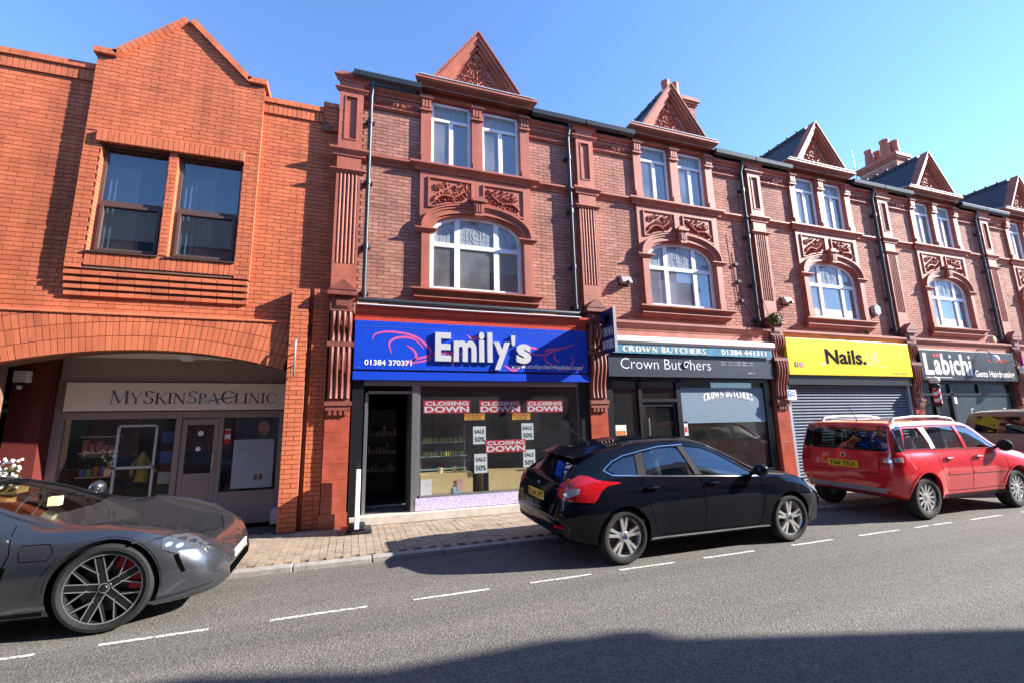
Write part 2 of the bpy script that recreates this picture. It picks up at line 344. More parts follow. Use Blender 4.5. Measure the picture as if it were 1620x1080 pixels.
GL = {  # serif capitals: (width, strokes) l = line, a = arc, s = serif
 'A':(.8,[('l',.08,0,.4,1,N_),('l',.72,0,.4,1,T_),('l',.2,.33,.6,.33,N_),('s',.08,0,.2),('s',.72,0,.24)]),
 'B':(.66,[('l',.14,0,.14,1,T_),('a',.2,.75,.36,.25,-90,90,T_),('a',.2,.26,.42,.26,-90,90,T_),('l',.1,1,.3,1,N_),('l',.1,.02,.3,.02,N_),('l',.14,.51,.3,.51,N_)]),
 'C':(.78,[('a',.44,.5,.38,.5,45,315,T_),('l',.73,.68,.73,.95,N_)]),
 'E':(.6,[('l',.14,0,.14,1,T_),('l',.06,.975,.54,.975,N_),('l',.06,.025,.56,.025,N_),('l',.14,.52,.44,.52,N_),('l',.54,.8,.54,1,N_),('l',.56,0,.56,.2,N_)]),
 'H':(.84,[('l',.15,0,.15,1,T_),('l',.69,0,.69,1,T_),('l',.15,.52,.69,.52,N_),('s',.15,0,.28),('s',.15,1,.28),('s',.69,0,.28),('s',.69,1,.28)]),
 'I':(.36,[('l',.18,0,.18,1,T_),('s',.18,0,.3),('s',.18,1,.3)]),
 'K':(.76,[('l',.14,0,.14,1,T_),('l',.16,.42,.62,1,N_),('l',.3,.56,.68,0,T_),('s',.14,0,.26),('s',.14,1,.26),('s',.62,1,.22),('s',.68,0,.2)]),
 'L':(.6,[('l',.14,0,.14,1,T_),('s',.14,1,.26),('l',.06,.025,.56,.025,N_),('l',.56,0,.56,.22,N_)]),
 'M':(1.0,[('l',.12,0,.16,1,N_),('l',.16,1,.5,.08,T_),('l',.5,.08,.84,1,N_),('l',.86,0,.84,1,T_),('s',.12,0,.2),('s',.87,0,.24),('s',.13,1,.14),('s',.88,1,.14)]),
 'N':(.84,[('l',.14,0,.14,1,N_),('l',.14,1,.7,0,T_),('l',.7,0,.7,1,N_),('s',.14,0,.22),('s',.1,1,.16),('s',.7,1,.22)]),
 'O':(.84,[('a',.42,.5,.36,.5,0,360,T_)]),
 'P':(.62,[('l',.14,0,.14,1,T_),('a',.2,.72,.36,.28,-90,90,T_),('l',.1,.98,.3,.98,N_),('l',.14,.46,.3,.46,N_),('s',.14,0,.28)]),
 'R':(.74,[('l',.14,0,.14,1,T_),('a',.2,.74,.36,.26,-90,90,T_),('l',.1,.98,.3,.98,N_),('l',.14,.5,.3,.5,N_),('l',.34,.5,.66,0,T_),('s',.14,0,.26),('s',.67,0,.16)]),
 'S':(.6,[('a',.3,.745,.22,.235,20,265,T_*.8),('a',.3,.25,.24,.25,-160,90,T_*.8),('l',.5,.8,.5,.97,N_),('l',.07,.05,.07,.25,N_)]),
 'T':(.72,[('l',.36,0,.36,1,T_),('l',.05,.975,.67,.975,N_),('l',.05,.78,.05,1,N_),('l',.67,.78,.67,1,N_),('s',.36,0,.28)]),
 'U':(.82,[('l',.15,.3,.15,1,T_),('l',.67,.3,.67,1,N_),('a',.41,.3,.26,.3,180,360,T_*.7),('s',.15,1,.26),('s',.67,1,.22)]),
 'W':(1.1,[('l',.1,1,.34,0,T_),('l',.34,0,.55,.9,N_),('l',.55,.9,.78,0,T_),('l',.78,0,1.0,1,N_),('s',.1,1,.24),('s',1.0,1,.2)]),
 'Y':(.76,[('l',.08,1,.38,.45,T_),('l',.68,1,.38,.45,N_),('l',.38,0,.38,.46,T_),('s',.08,1,.24),('s',.68,1,.2),('s',.38,0,.28)]),
 ' ':(.4,[])}
def serif(mb, body, x0, x1, z0, z1, y, caps=None, thick=1.0, depth=.0, rise=0., persp=None):
    """caps: set of positions set full height, the others as small capitals (0.8)"""
    W = sum(GL[c][0]*(1 if caps is None or i in caps else .82) for i,c in enumerate(body)); k = (x1-x0)/W; H = z1-z0; x = x0
    X = lambda px: px
    def put(poly):
        poly = [(p[0], p[1]+rise*(1-(2*(p[0]-x0)/(x1-x0)-1)**2)) for p in poly]
        if depth > 0: mb.prism(poly, y-depth, y)
        else:
            a = sum(poly[i][0]*poly[(i+1)%len(poly)][1]-poly[(i+1)%len(poly)][0]*poly[i][1] for i in range(len(poly)))
            if a < 0: poly = poly[::-1]
            mb.add([(p[0],y,p[1]) for p in poly],[tuple(range(len(poly)))])
    for i,c in enumerate(body):
        q = 1 if caps is None or i in caps else .82; w_, st = GL[c]
        for g in st:
            if g[0] == 'l':
                _,ax,az,bx,bz,t = g; t *= thick
                if abs(az-bz) < .01: put([(x+ax*k*q,z0+(az-t/2)*H*q),(x+bx*k*q,z0+(az-t/2)*H*q),(x+bx*k*q,z0+(az+t/2)*H*q),(x+ax*k*q,z0+(az+t/2)*H*q)])
                else: put([(x+(ax-t/2)*k*q,z0+az*H*q),(x+(ax+t/2)*k*q,z0+az*H*q),(x+(bx+t/2)*k*q,z0+bz*H*q),(x+(bx-t/2)*k*q,z0+bz*H*q)])
            elif g[0] == 's':
                _,sx,sz,sw = g; zc = .025 if sz == 0 else .975
                put([(x+(sx-sw/2)*k*q,z0+(zc-.025*thick)*H*q),(x+(sx+sw/2)*k*q,z0+(zc-.025*thick)*H*q),(x+(sx+sw/2)*k*q,z0+(zc+.025*thick)*H*q),(x+(sx-sw/2)*k*q,z0+(zc+.025*thick)*H*q)])
            else:
                _,cx,cz,rx,rz,a0,a1,t = g; n = max(6,int(abs(a1-a0)/15)); t *= thick
                for j in range(n):
                    pts = []
                    for (jj,io) in ((j,1),(j+1,1),(j+1,0),(j,0)):
                        a = R(a0+(a1-a0)*jj/n); ca, sa = math.cos(a), math.sin(a)
                        ix, iz = (rx, rz) if io else (rx-t, rz-N_*thick)
                        pts.append((x+(cx+ix*ca)*k*q, z0+(cz+iz*sa)*H*q))
                    put(pts)
        x += w_*k*q
    return mb
def ribbon(mb, pts, w, y):
    """flat painted flourish through (x,z) points, swelling in the middle"""
    P = [Vector((p[0],p[1])) for p in pts]; Q = []
    for i in range(len(P)-1):
        p0,p1,p2,p3 = P[max(i-1,0)],P[i],P[i+1],P[min(i+2,len(P)-1)]
        for j in range(6):
            t = j/6; Q.append(.5*((2*p1)+(p2-p0)*t+(2*p0-5*p1+4*p2-p3)*t*t+(3*p1-p0-3*p2+p3)*t**3))
    Q.append(P[-1]); n = len(Q); L, Rr = [], []
    for i,q in enumerate(Q):
        d = (Q[min(i+1,n-1)]-Q[max(i-1,0)]); d = d.normalized() if d.length else Vector((1,0)); nn = Vector((-d.y,d.x)); hw = w*(.25+.75*math.sin(math.pi*i/(n-1)))/2
        L.append(q+nn*hw); Rr.append(q-nn*hw)
    mb.add([(p.x,y,p.y) for p in L]+[(p.x,y,p.y) for p in Rr], [(i+1,i,n+i,n+i+1) for i in range(n-1)])
    return mb
# ================================================================= Victorian terrace house (built once, then copied)
PITCH = 5.07; CX = 2.285
YW, YS, YP, YG = 8.55, 8.49, 8.42, 8.64
def leaf(mb, x, z, y, L, W, a, h=.03):
    """raised almond leaf lying on a vertical face, pointing along angle a"""
    c, s_ = math.cos(a), math.sin(a)
    P = [(0,0,0),(L*.45,W*.5,0),(L,0,0),(L*.45,-W*.5,0),(L*.4,0,h),(L*.75,0,h*.7)]
    vs = [(x+p[0]*c-p[1]*s_, y-p[2], z+p[0]*s_+p[1]*c) for p in P]
    mb.add(vs, [(0,4,1),(1,4,5),(1,5,2),(0,3,4),(3,5,4),(3,2,5)])
def scroll(mb, x, z, y, r, a0, turns, sgn=1, leaves=6, th=.016):
    pts, rad, n = [], [], int(14*turns)
    for i in range(n+1):
        u = i/n; rr = r*(1-u*.82); a = a0+sgn*u*turns*2*math.pi
        pts.append((x+rr*math.cos(a), y-.012-.02*u, z+rr*math.sin(a))); rad.append(th*(1-.5*u))
    mb.tube(pts, rad, 5)
    mb.ball(pts[-1], th*1.5, th*1.3, th*1.5, 6, 4)
    for i in range(leaves):
        u = i/leaves*.75; rr = r*(1-u*.82); a = a0+sgn*u*turns*2*math.pi
        leaf(mb, x+rr*math.cos(a)*.95, z+rr*math.sin(a)*.95, y, r*.62, r*.36, a+sgn*random.uniform(.3,.9), .035)
def ell(cx, hw, zs, rise, n=22, p=2.25):
    out = []
    for i in range(n+1):
        a = math.pi - math.pi*i/n; c, s_ = math.cos(a), math.sin(a)
        out.append((cx+hw*math.copysign(abs(c)**(2/p), c), zs+rise*abs(s_)**(2/p)))
    return out
def brick_field(wall, mat, rects, y, dep, keep, key, name='brick', bl=.225, bh=.075, j=.009, clipf=None, field='brick_field', zoff=0., hide=None):
    """stretcher bond: bricks as boxes standing dep proud of the mortar face y; `keep` largest in view stay objects"""
    full, cut = [], []
    for (x0,x1,z0,z1) in rects:
        for r in range(int(math.floor((z0-zoff)/bh)), int(math.ceil((z1-zoff)/bh))+1):
            za, zb = max(z0, zoff+r*bh), min(z1, zoff+(r+1)*bh-j)
            if zb-za < .02: continue
            off = (bl/2 if r%2 else 0)
            for q in range(int((x0-off)/bl)-1, int((x1-off)/bl)+2):
                xa, xb = max(x0, q*bl+off), min(x1, (q+1)*bl+off-j)
                if xb-xa < .02: continue
                poly = [(xa,za),(xb,za),(xb,zb),(xa,zb)]
                if clipf: poly = clipf(poly)
                if len(poly) < 3 or area(poly) < .0004: continue
                if hide and hide((xa+xb)/2, (za+zb)/2): continue
                isfull = abs(xb-xa-(bl-j)) < .001 and abs(zb-za-(bh-j)) < .001 and len(poly) == 4 and abs(area(poly)-(bl-j)*(bh-j)) < 1e-5
                (full if isfull else cut).append(poly)
    full.sort(key=key)
    me = MB().box(-(bl-j)/2,(bl-j)/2,0,dep+.02,-(bh-j)/2,(bh-j)/2).mesh('brick'); me.materials.append(mat)
    for p in full[:keep]:
        o = bpy.data.objects.new(name, me); cx = (p[0][0]+p[1][0])/2; cz = (p[0][1]+p[2][1])/2
        o.location = Vector((cx, y-dep+random.uniform(-.0015,.0015), cz))-ORG[wall]; link(o, wall)
    mb = MB()
    for p in full[keep:]+cut:
        mb.tint = random.random(); mb.prism(p, y-dep+random.uniform(-.0015,.0015), y+.02)
    if mb.v: tag(part(field, mb, mat, wall, tint=True), kind='stuff')
def mould(mb, x0, x1, y, z0, z1, out, m0=0, m1=0, back=.06):
    """classical moulding strip: cyma under a flat fillet, projecting `out` from face y"""
    h = z1-z0
    mb.sweepx([(y+back,z0),(y,z0),(y-out*.25,z0+h*.06),(y-out*.3,z0+h*.3),(y-out*.55,z0+h*.48),(y-out*.85,z0+h*.62),(y-out*.88,z0+h*.72),(y-out,z0+h*.74),(y-out,z0+h*.97),(y-out*.9,z1),(y+back,z1)], x0, x1, m0, m1)

def pilaster(T, xc, name='pilaster'):
    hw = .215; mb = MB(); y1 = YW+.2
    # block courses with fine joints
    def blocks(x0,x1,y0,z0,z1,step):
        z = z0
        while z < z1-.01:
            e = min(z+step, z1); mb.box(x0,x1,y0+random.uniform(-.001,.001),y1,z,e-.004); z = e
    # upper panel storey
    for a,bq in ((xc-hw,xc-hw+.1),(xc+hw-.1,xc+hw)): blocks(a,bq,YP,6.92,8.22,.26)
    blocks(xc-hw+.1,xc+hw-.1,YP,6.92,7.12,.2); blocks(xc-hw+.1,xc+hw-.1,YP,8.02,8.22,.2)
    blocks(xc-hw+.1,xc+hw-.1,YP+.03,7.12,8.02,.3)
    for a,bq,c,d in ((xc-.12,xc-.1,7.12,8.02),(xc+.1,xc+.12,7.12,8.02),(xc-.12,xc+.12,7.10,7.12),(xc-.12,xc+.12,8.02,8.04)): mb.box(a,bq,YP-.012,YP+.02,c,d)
    mould(mb, xc-hw, xc+hw, YP, 8.12, 8.2, .045, 1, 1)
    mb.box(xc-hw-.0,xc+hw,YP-.01,y1,8.22,8.34); mould(mb, xc-hw, xc+hw, YP, 8.34, 8.46, .07, 1, 1); mb.box(xc-hw-.03,xc+hw+.03,YP-.03,y1,8.46,8.54)
    # string course return, neck, fluted shaft
    mould(mb, xc-hw, xc+hw, YP, 6.74, 6.9, .075, 1, 1)
    blocks(xc-hw,xc+hw,YP,6.45,6.74,.3); mould(mb, xc-hw, xc+hw, YP, 6.40, 6.47, .05, 1, 1)
    zz = 4.62
    blocks(xc-hw,xc-.17,YP,4.62,6.40,.3); blocks(xc+.17,xc+hw,YP,4.62,6.40,.3)
    while zz < 6.399:                                  # reeds between deep flutes, block by block
        e = min(zz+.297, 6.40)
        for i in range(5):
            x = xc-.136+i*.068; n = 6; vs = []
            for z in (zz, e-.005):
                for q in range(n+1):
                    a = math.pi*q/n; vs.append((x-.024*math.cos(a), YP+.012-.022*math.sin(a), z))
            mb.add(vs, [(q,q+1,n+2+q,n+1+q) for q in range(n)])
        mb.box(xc-.17,xc+.17,YP+.035,y1,zz,e); zz = e
    blocks(xc-hw,xc+hw,YP,4.12,4.62,.25)
    part(name, mb, TERRA, T)
    # console bracket under a little pediment, carrying the shop fascia
    cb = MB(); yb = YP-.12
    cb.box(xc-.2,xc+.2,yb+.02,y1,3.70,3.98); cb.box(xc-.13,xc+.13,yb+.005,yb+.03,3.76,3.92); cb.box(xc-.10,xc+.10,yb-.008,yb+.02,3.79,3.89)
    cb.box(xc-.25,xc+.25,yb-.06,y1,3.98,4.04); cb.box(xc-.23,xc+.23,yb-.04,y1,4.04,4.075)
    cb.prism([(xc-.24,4.075),(xc+.24,4.075),(xc,4.27)], yb-.05, YP+.1)
    def reeds(za, zb, ya, yb_, n=4, w=.36):
        for i in range(n):
            x = xc-w/2+w*(i+.5)/n; pts, rad = [], []
            for q in range(9):
                u = q/8; pts.append((x, ya+(yb_-ya)*u-.035*math.sin(u*2*math.pi), za+(zb-za)*u)); rad.append(w/n*.42)
            cb.tube(pts, rad, 8)
    cb.box(xc-.185,xc+.185,YP-.02,y1,2.12,3.7)
    reeds(3.68,3.16,yb+.03,YP-.03); cb.box(xc-.22,xc+.22,YP-.13,y1,3.07,3.15); reeds(3.06,2.18,YP-.10,YP-.03)
    cb.box(xc-.22,xc+.22,YP-.07,y1,2.06,2.13); cb.box(xc-.2,xc+.2,YP-.05,y1,1.98,2.06)
    for i in range(4): cb.box(xc-.15+i*.085,xc-.10+i*.085,YP-.045,YP+.02,1.9,1.975)
    part('console_bracket', cb, BRACKET, T, smooth=40)
    sh = MB(); z = PV
    for i in range(8):
        e = min(z+.26, 1.98); sh.box(xc-.2,xc+.2,YP+random.uniform(-.002,.002),y1,z,e-.004); z = e
    sh.box(xc-.22,xc+.22,YP-.02,y1,PV,.3)
    part('pilaster_shaft', sh, GLAZED, T)

def sash(T, x0, x1, z0, z1):
    f = MB(); y0, y1 = 8.575, 8.63
    zt = z0+(z1-z0)*.735; xm = (x0+x1)/2
    for a,b_,c,d in ((x0,x0+.065,z0,z1),(x1-.065,x1,z0,z1),(x0+.065,x1-.065,z0,z0+.07),(x0+.065,x1-.065,z1-.06,z1),(x0+.065,x1-.065,zt-.035,zt+.035)): f.box(a,b_,y0,y1,c,d)
    f.box(xm-.045,xm+.045,y0+.004,y1,z0+.07,zt-.035)
    W = part('window', f, UPVC, T, bevel=.006)
    for a,b_ in ((x0+.065,xm-.045),(xm+.045,x1-.065)):
        part('pane', MB().box(a,b_,8.607,8.612,z0+.07,zt-.035), GLASS, W)
    g = MB().box(x0+.065,x1-.065,8.607,8.612,zt+.035,z1-.06); part('leaded_pane', g, STAIN, W)
    c = MB()
    for i in range(1,7): xx = x0+.065+(x1-x0-.13)*i/7; c.box(xx-.003,xx+.003,8.603,8.607,zt+.035,z1-.06)
    for i in range(1,3): zz = zt+.035+(z1-zt-.095)*i/3; c.box(x0+.065,x1-.065,8.602,8.6065,zz-.003,zz+.003)
    part('lead_cames', c, LEADCAME, W)

def arched_window(T, c=CX):
    zs, hw, rise, z0 = 5.40, .965, .50, 4.29
    f = MB(); y0, y1 = 8.575, 8.635
    o, i_ = ell(c,hw,zs,rise,26), ell(c,hw-.075,zs,rise-.07,26); f.ring(o, i_, y0, y1)
    f.box(c-hw,c-hw+.075,y0,y1,z0,zs); f.box(c+hw-.075,c+hw,y0,y1,z0,zs); f.box(c-hw+.075,c+hw-.075,y0,y1,z0,z0+.075)
    mxs = (c-.415, c+.415)
    for x in mxs: f.box(x-.055,x+.055,y0+.003,y1,z0+.075,zs+rise*.80)
    xs = [c-hw+.075]+[v for x in mxs for v in (x-.055,x+.055)]+[c+hw-.075]
    for k in range(3): f.box(xs[2*k],xs[2*k+1],y0+.003,y1,5.20,5.29)
    W = part('window', f, UPVC, T)
    for k in range(3):
        a,b_ = xs[2*k],xs[2*k+1]
        part('pane', MB().box(a,b_,8.608,8.613,z0+.075,5.20), GLASS, W)
        poly = [p for p in ell(c,hw-.07,zs,rise-.065,40) if a <= p[0] <= b_]
        zt = lambda x: zs+(rise-.065)*max(0,1-(abs(x-c)/(hw-.07))**2.25)**(1/2.25)
        top = [(a,zt(a))]+poly+[(b_,zt(b_))]
        part('leaded_pane', MB().prism([(b_,5.29),(a,5.29)]+top, 8.608, 8.613), STAIN, W)
        cm = MB(); n = 5 if k == 1 else 3
        for q in range(1,n): x = a+(b_-a)*q/n; cm.box(x-.003,x+.003,8.603,8.6075,5.29,zt(x))
        for q in (1,2): cm.box(a,b_,8.602,8.607,5.29+.12*q-.003,5.29+.12*q+.003) if zt(a if k else b_)>5.29+.12*q and k==1 else None
        if k == 1:
            for rr in (.12,.075): cm.tube([(c+rr*1.2*math.cos(t_*math.pi/10),8.604,5.52+rr*1.5*math.sin(t_*math.pi/10)) for t_ in range(21)], .004, 4)
        part('lead_cames', cm, LEADCAME, W)

def build_house():
    T = thing('terrace_house', (CX, YW, PV), 'x', 'house')
    x0, x1 = -.03, 4.61
    # mortar core around the openings (two upper windows, arched window), open shopfront below
    cw = MB(); ya, yb = YW+.012, YW+.33
    for a,b_,c,d in ((x0-.2,1.2,3.62,8.5),(3.37,x1+.2,3.62,8.5),(1.2,3.37,3.62,4.29),(1.2,3.37,5.9,6.95),(1.2,1.31,4.29,5.9),(3.26,3.37,4.29,5.9),(1.2,1.30,6.95,8.5),(3.27,3.37,6.95,8.5),(2.17,2.40,6.95,8.5),(1.2,3.37,8.5,8.9)): cw.box(a,b_,ya,yb,c,d)
    wall = part('wall', cw, MORTAR_L, T)
    brick_field(wall, BRICK_R, [(x0,1.11,3.9,7.97),(3.46,x1,3.9,7.97)], YW+.012, .012, 300, key=lambda p: (p[0][1]*1.0), j=.010)
    # first-floor terracotta surround
    s_ = MB(); arch = ell(CX,.985,5.40,.50,26)
    s_.ring([(p[0],6.73) for p in arch], arch, YS, YG+.05)
    for sg in (-1,1):
        xa, xb = sorted((CX+sg*.985, CX+sg*1.185)); s_.box(xa,xb,YS,YG+.05,4.25,6.73)
    for sg in (-1,1):                                   # jamb pilasters with chamfered stops, imposts
        xa, xb = sorted((CX+sg*.985, CX+sg*1.15)); s_.box(xa+.002,xb-.002,YS-.05,YS+.02,4.40,5.40); s_.box(xa-.0,xb+.0,YS-.06,YS+.02,4.25,4.42)
        mould(s_, min(CX+sg*.965,CX+sg*1.17), max(CX+sg*.965,CX+sg*1.17), YS-.045, 5.40, 5.50, .06, 1, 1)
    for rr, wd, pr in ((.985,.10,.035),(1.085,.05,.06),(1.135,.03,.085)):
        s_.ring(ell(CX,rr+wd,5.50,.43+rr+wd-.985,30), ell(CX,rr,5.50,.43+rr-.985,30), YS-pr, YS+.01)
    k0 = MB(); k0.prism([(CX-.085,5.86),(CX+.085,5.86),(CX+.115,6.16),(CX-.115,6.16)], YS-.13, YS); k0.box(CX-.15,CX+.15,YS-.17,YS,6.16,6.22); k0.box(CX-.09,CX+.09,YS-.15,YS,6.22,6.27)
    for i in (-1,0,1): k0.box(CX+i*.052-.014,CX+i*.052+.014,YS-.145,YS-.12,5.93,6.10)
    part('keystone', k0, TERRA, T)
    mould(s_, CX-1.24, CX+1.24, YS-.03, 4.13, 4.26, .13, .6, .6); mould(s_, CX-1.22, CX+1.22, YS, 4.0, 4.12, .09, .4, .4); 
    for sg in (-1,1):                                   # sunk panels with foliage
        xo, xi = CX+sg*1.0, CX+sg*.14; top = 6.60
        def zb(x): return 5.52+ (.43+.2)*max(0,1-(abs(x-CX)/1.22)**2.25)**(1/2.25) + .03
        n = 8; xs = [xo+(xi-xo)*i/n for i in range(n+1)]
        low = [(x, max(zb(x), 6.0)) for x in xs]
        s_.ring([(x,top+.03) for x in xs], [(x,top) for x in xs], YS-.028, YS+.004); s_.ring(low, [(x,z-.03) for x,z in low], YS-.028, YS+.004)
        s_.box(min(xo,xo+sg*.03),max(xo,xo+sg*.03),YS-.028,YS+.004,low[0][1]-.03,top+.03); s_.box(min(xi,xi-sg*.03),max(xi,xi-sg*.03),YS-.028,YS+.004,low[-1][1]-.03,top+.03)
        fo = MB(); random.seed(11 if sg < 0 else 12)
        P = [(xo-sg*(.09+.62*u), 6.13+.25*u+.05*math.sin(u*7)) for u in [i/10 for i in range(11)]]
        fo.tube([(x,YS-.03,z) for x,z in P], [.028-.014*i/10 for i in range(11)], 6)
        for i,(x,z) in enumerate(P):
            for q in (-1,1,0.4):
                zz = z+q*.04
                leaf(fo, x, zz, YS, .12, .07, (math.pi if sg>0 else 0)+q*random.uniform(.5,1.2)*(-sg if sg>0 else 1), .05)
        for (u,dz,r) in ((.15,.25,.075),(.62,-.07,.055),(.9,.05,.075),(.45,.12,.05)):
            x = xo-sg*(.09+.62*u); z = 6.13+.25*u+dz
            scroll(fo, x, min(z,6.5), YS, r, random.uniform(0,6), 1.3, sg, 5, .013)
        for i in range(34):                             # smaller leaves filling the field
            u = random.random(); x = xo+(xi-xo)*(.07+.86*u); zl_ = max(zb(x),6.0)+.04; z = zl_+(6.55-zl_)*random.random()
            leaf(fo, x, z, YS, random.uniform(.07,.11), .05, (math.pi if sg>0 else 0)+random.uniform(-1.1,1.1), random.uniform(.03,.05)) if .06 < abs(x-xi) and abs(x-xo) > .08 else None
        part('foliage_panel', fo, TERRA_D, T, recalc=True)
    part('window_surround', s_, TERRA, T)
    arched_window(T); sash(T, 1.31, 2.17, 6.94, 8.40); sash(T, 2.40, 3.26, 6.94, 8.40)
    # second-floor dressings: string course, window piers with capitals, lintel, frieze, cornices
    d = MB()
    mould(d, x0, x1, YW, 6.74, 6.9, .10); mould(d, CX-1.24, CX+1.24, YW-.06, 6.735, 6.905, .11, 1, 1, back=.05)
    for xa,xb in ((1.10,1.31),(2.17,2.40),(3.26,3.47)):
        d.box(xa,xb,YS-.02,YG+.04,6.94,8.12); d.box(xa+.01,xb-.01,YS-.05,YS,6.94,7.08)
        for i in range(3): d.box(xa+.015+i*.065,xa+.06+i*.065,YS-.075,YS,8.14,8.33)
        d.box(xa-.02,xb+.02,YS-.06,YG+.04,8.08,8.13); d.box(xa,xb,YS-.045,YG+.04,8.13,8.34); d.box(xa-.03,xb+.03,YS-.10,YG+.04,8.34,8.38); d.box(xa-.015,xb+.015,YS-.08,YG+.04,8.38,8.42)
    d.box(CX-1.19,CX+1.19,YS-.02,YG+.05,8.42,8.60)
    mould(d, CX-1.22, CX+1.22, YS-.02, 8.58, 8.74, .2, .5, .5); d.box(CX-1.28,CX+1.28,YS-.17,YW+.3,8.74,8.765)
    for a,b_ in ((x0,1.10),(3.47,x1)):
        d.box(a,b_,YW-.02,YW+.2,7.99,8.26); mould(d, a, b_, YW-.015, 7.95, 8.0, .05); mould(d, a, b_, YW-.02, 8.25, 8.37, .11)
    part('terracotta_dressings', d, TERRA, T)
    random.seed(5)
    for a,b_ in ((x0+.05,1.08),(3.50,x1-.05)):
        n = 7; fr = MB()
        for i in range(n):
            x = a+(b_-a)*(i+.5)/n; scroll(fr, x, 8.12, YW-.02, .055, i*2.1, 1.2, 1 if i%2 else -1, 6, .012)
            leaf(fr, x+.05, 8.06, YW-.02, .09, .05, 1.2, .03); leaf(fr, x-.05, 8.18, YW-.02, .09, .05, -1.9, .03)
        part('foliage_frieze', fr, TERRA_D, T, recalc=True)
    # gable pediment
    gb, ga, gw, yf = 8.765, 10.12, .95, 8.37
    tri = lambda s, zb_=gb: [(CX-gw*s, zb_), (CX+gw*s, zb_), (CX, zb_+(ga-gb)*s)]
    g = MB(); g.prism(tri(.99), yf+.1, yf+.13); 
    L = lambda s,z: [(CX-gw*s,z),(CX,z+(ga-gb)*s),(CX+gw*s,z)]
    for s0,s1,y in ((1.0,.91,yf-.06),(.91,.83,yf-.02),(.83,.76,yf+.04)):
        a, b_ = L(s0,gb), L(s1,gb); g.prism([a[0],a[1],b_[1],b_[0]], y, yf+.2); g.prism([a[1],a[2],b_[2],b_[1]], y, yf+.2)
    part('gable', g, TERRA, T)
    cp = MB()                                          # coping blocks up both slopes
    for sg in (-1,1):
        n = 6
        for i in range(n):
            u0, u1 = i/n+.004, (i+1)/n-.004; p = lambda u, o: (CX+sg*((gw+.02)*(1-u)+o*.0), gb+(ga-gb+.02)*u+o)
            cp.prism([p(u0,0),p(u1,0),p(u1,.045),p(u0,.045)], yf-.09, yf+.14)
    part('gable_coping', cp, TERRA, T)
    tf = MB(); random.seed(21)
    yt = yf+.1
    for i in range(5): leaf(tf, CX, gb+.1+i*.14, yt, .2, .10, math.pi/2, .06)
    for sg in (-1,1):
        for (dx,dz,r,tn) in ((.14,.16,.13,1.5),(.38,.13,.115,1.4),(.13,.43,.11,1.4),(.08,.66,.075,1.2),(.55,.09,.065,1.1),(.28,.33,.075,1.1),(.06,.82,.05,1.0),(.26,.10,.06,1.0)):
            scroll(tf, CX+sg*dx, gb+dz, yt, r, random.uniform(0,6), tn, sg, 9, .021)
    for i in range(46):
        v = random.uniform(.03,.70); hw_ = .62*(1-v/.95); x = CX+random.uniform(-hw_,hw_)
        leaf(tf, x, gb+.03+v, yt, random.uniform(.07,.12), .055, random.uniform(0,6.28), random.uniform(.04,.06))
    part('gable_foliage', tf, TERRA_D, T, recalc=True)
    rf = MB()                                          # dormer roof running back into the main roof
    zr = ga-.02; yb2 = 11.3
    rf.prism([(CX-gw-.04,gb),(CX+gw+.04,gb),(CX,zr)], yf+.13, yb2)
    yr = yf+.2
    dr = part('dormer_roof', rf, SLATE, T)
    rt = MB()
    for i in range(9): rt.tube([(CX,yr+i*.33,zr+.0),(CX,yr+i*.33+.30,zr+.0)], .085, 8); rt.box(CX-.03,CX+.03,yr+i*.33+.27,yr+i*.33+.33,zr,zr+.12)
    part('ridge_tiles', rt, SLATE, dr)
    mr_ = MB(); mr_.add([(x0-.23,8.30,8.50),(x1+.198,8.30,8.50),(x1+.198,13.3,11.7),(x0-.23,13.3,11.7)],[(0,1,2,3)]); mr_.add([(x0-.23,13.3,11.7),(x1+.198,13.3,11.7),(x1+.198,18.3,8.5),(x0-.23,18.3,8.5)],[(0,1,2,3)])
    part('main_roof', mr_, SLATE, T)
    bk = MB(); bk.box(x0-.22,x1+.19,17.9,18.2,0,8.6); bk.box(x0-.215,x0-.13,8.95,17.9,0,8.5); part('rear_wall', bk, BRICK_R, T)
    for a,b_ in ((x0-.2,CX-1.22),(CX+1.22,x1+.2)): gt = MB(); gt.sweepx([(8.27,8.44),(8.25,8.52),(8.27,8.55),(8.40,8.55),(8.40,8.44),(8.34,8.40)], a, b_); part('gutter', gt, IRON, T)
    pilaster(T, -.245)
    ld = MB().box(CX-1.28,CX+1.28,YS-.225,YS+.1,8.766,8.785); part('lead_flashing', ld, LEAD, T)
    # upstairs rooms
    rm = MB(); X0,X1,Y0,Y1 = .1,4.45,8.89,12.5
    for z0,z1 in ((3.95,6.55),(6.72,8.5)):
        rm.add([(X0,Y0,z0),(X1,Y0,z0),(X1,Y1,z0),(X0,Y1,z0),(X0,Y0,z1),(X1,Y0,z1),(X1,Y1,z1),(X0,Y1,z1)],[(0,1,2,3),(4,7,6,5),(0,3,7,4),(1,5,6,2),(3,2,6,7)])
    part('upper_rooms', rm, plain('room_plaster',(.30,.29,.27),.9) if 'room_plaster' not in MATS else MATS['room_plaster'], T)
    return T
H0 = build_house()
HL = ['terrace house above the blue shop sign, bare dark panes in its arched window',
      'terrace house above the white awning cassette, lilac blinds in its arched window',
      'terrace house above the yellow shop sign and closed roller shutter',
      'terrace house above the black barber shop sign',
      'terrace house at the end of the row beyond the barber shop']
HOUSES = [H0]
for k in range(1, 5): HOUSES.append(copy_tree(H0, None, (PITCH*k,0,0)))
for h_, l_ in zip(HOUSES, HL): tag(h_, l_, 'house', 'red brick terrace houses with carved gables')
for k in range(5): ORG[HOUSES[k]] = Vector(H0.location)+Vector((PITCH*k,0,0))
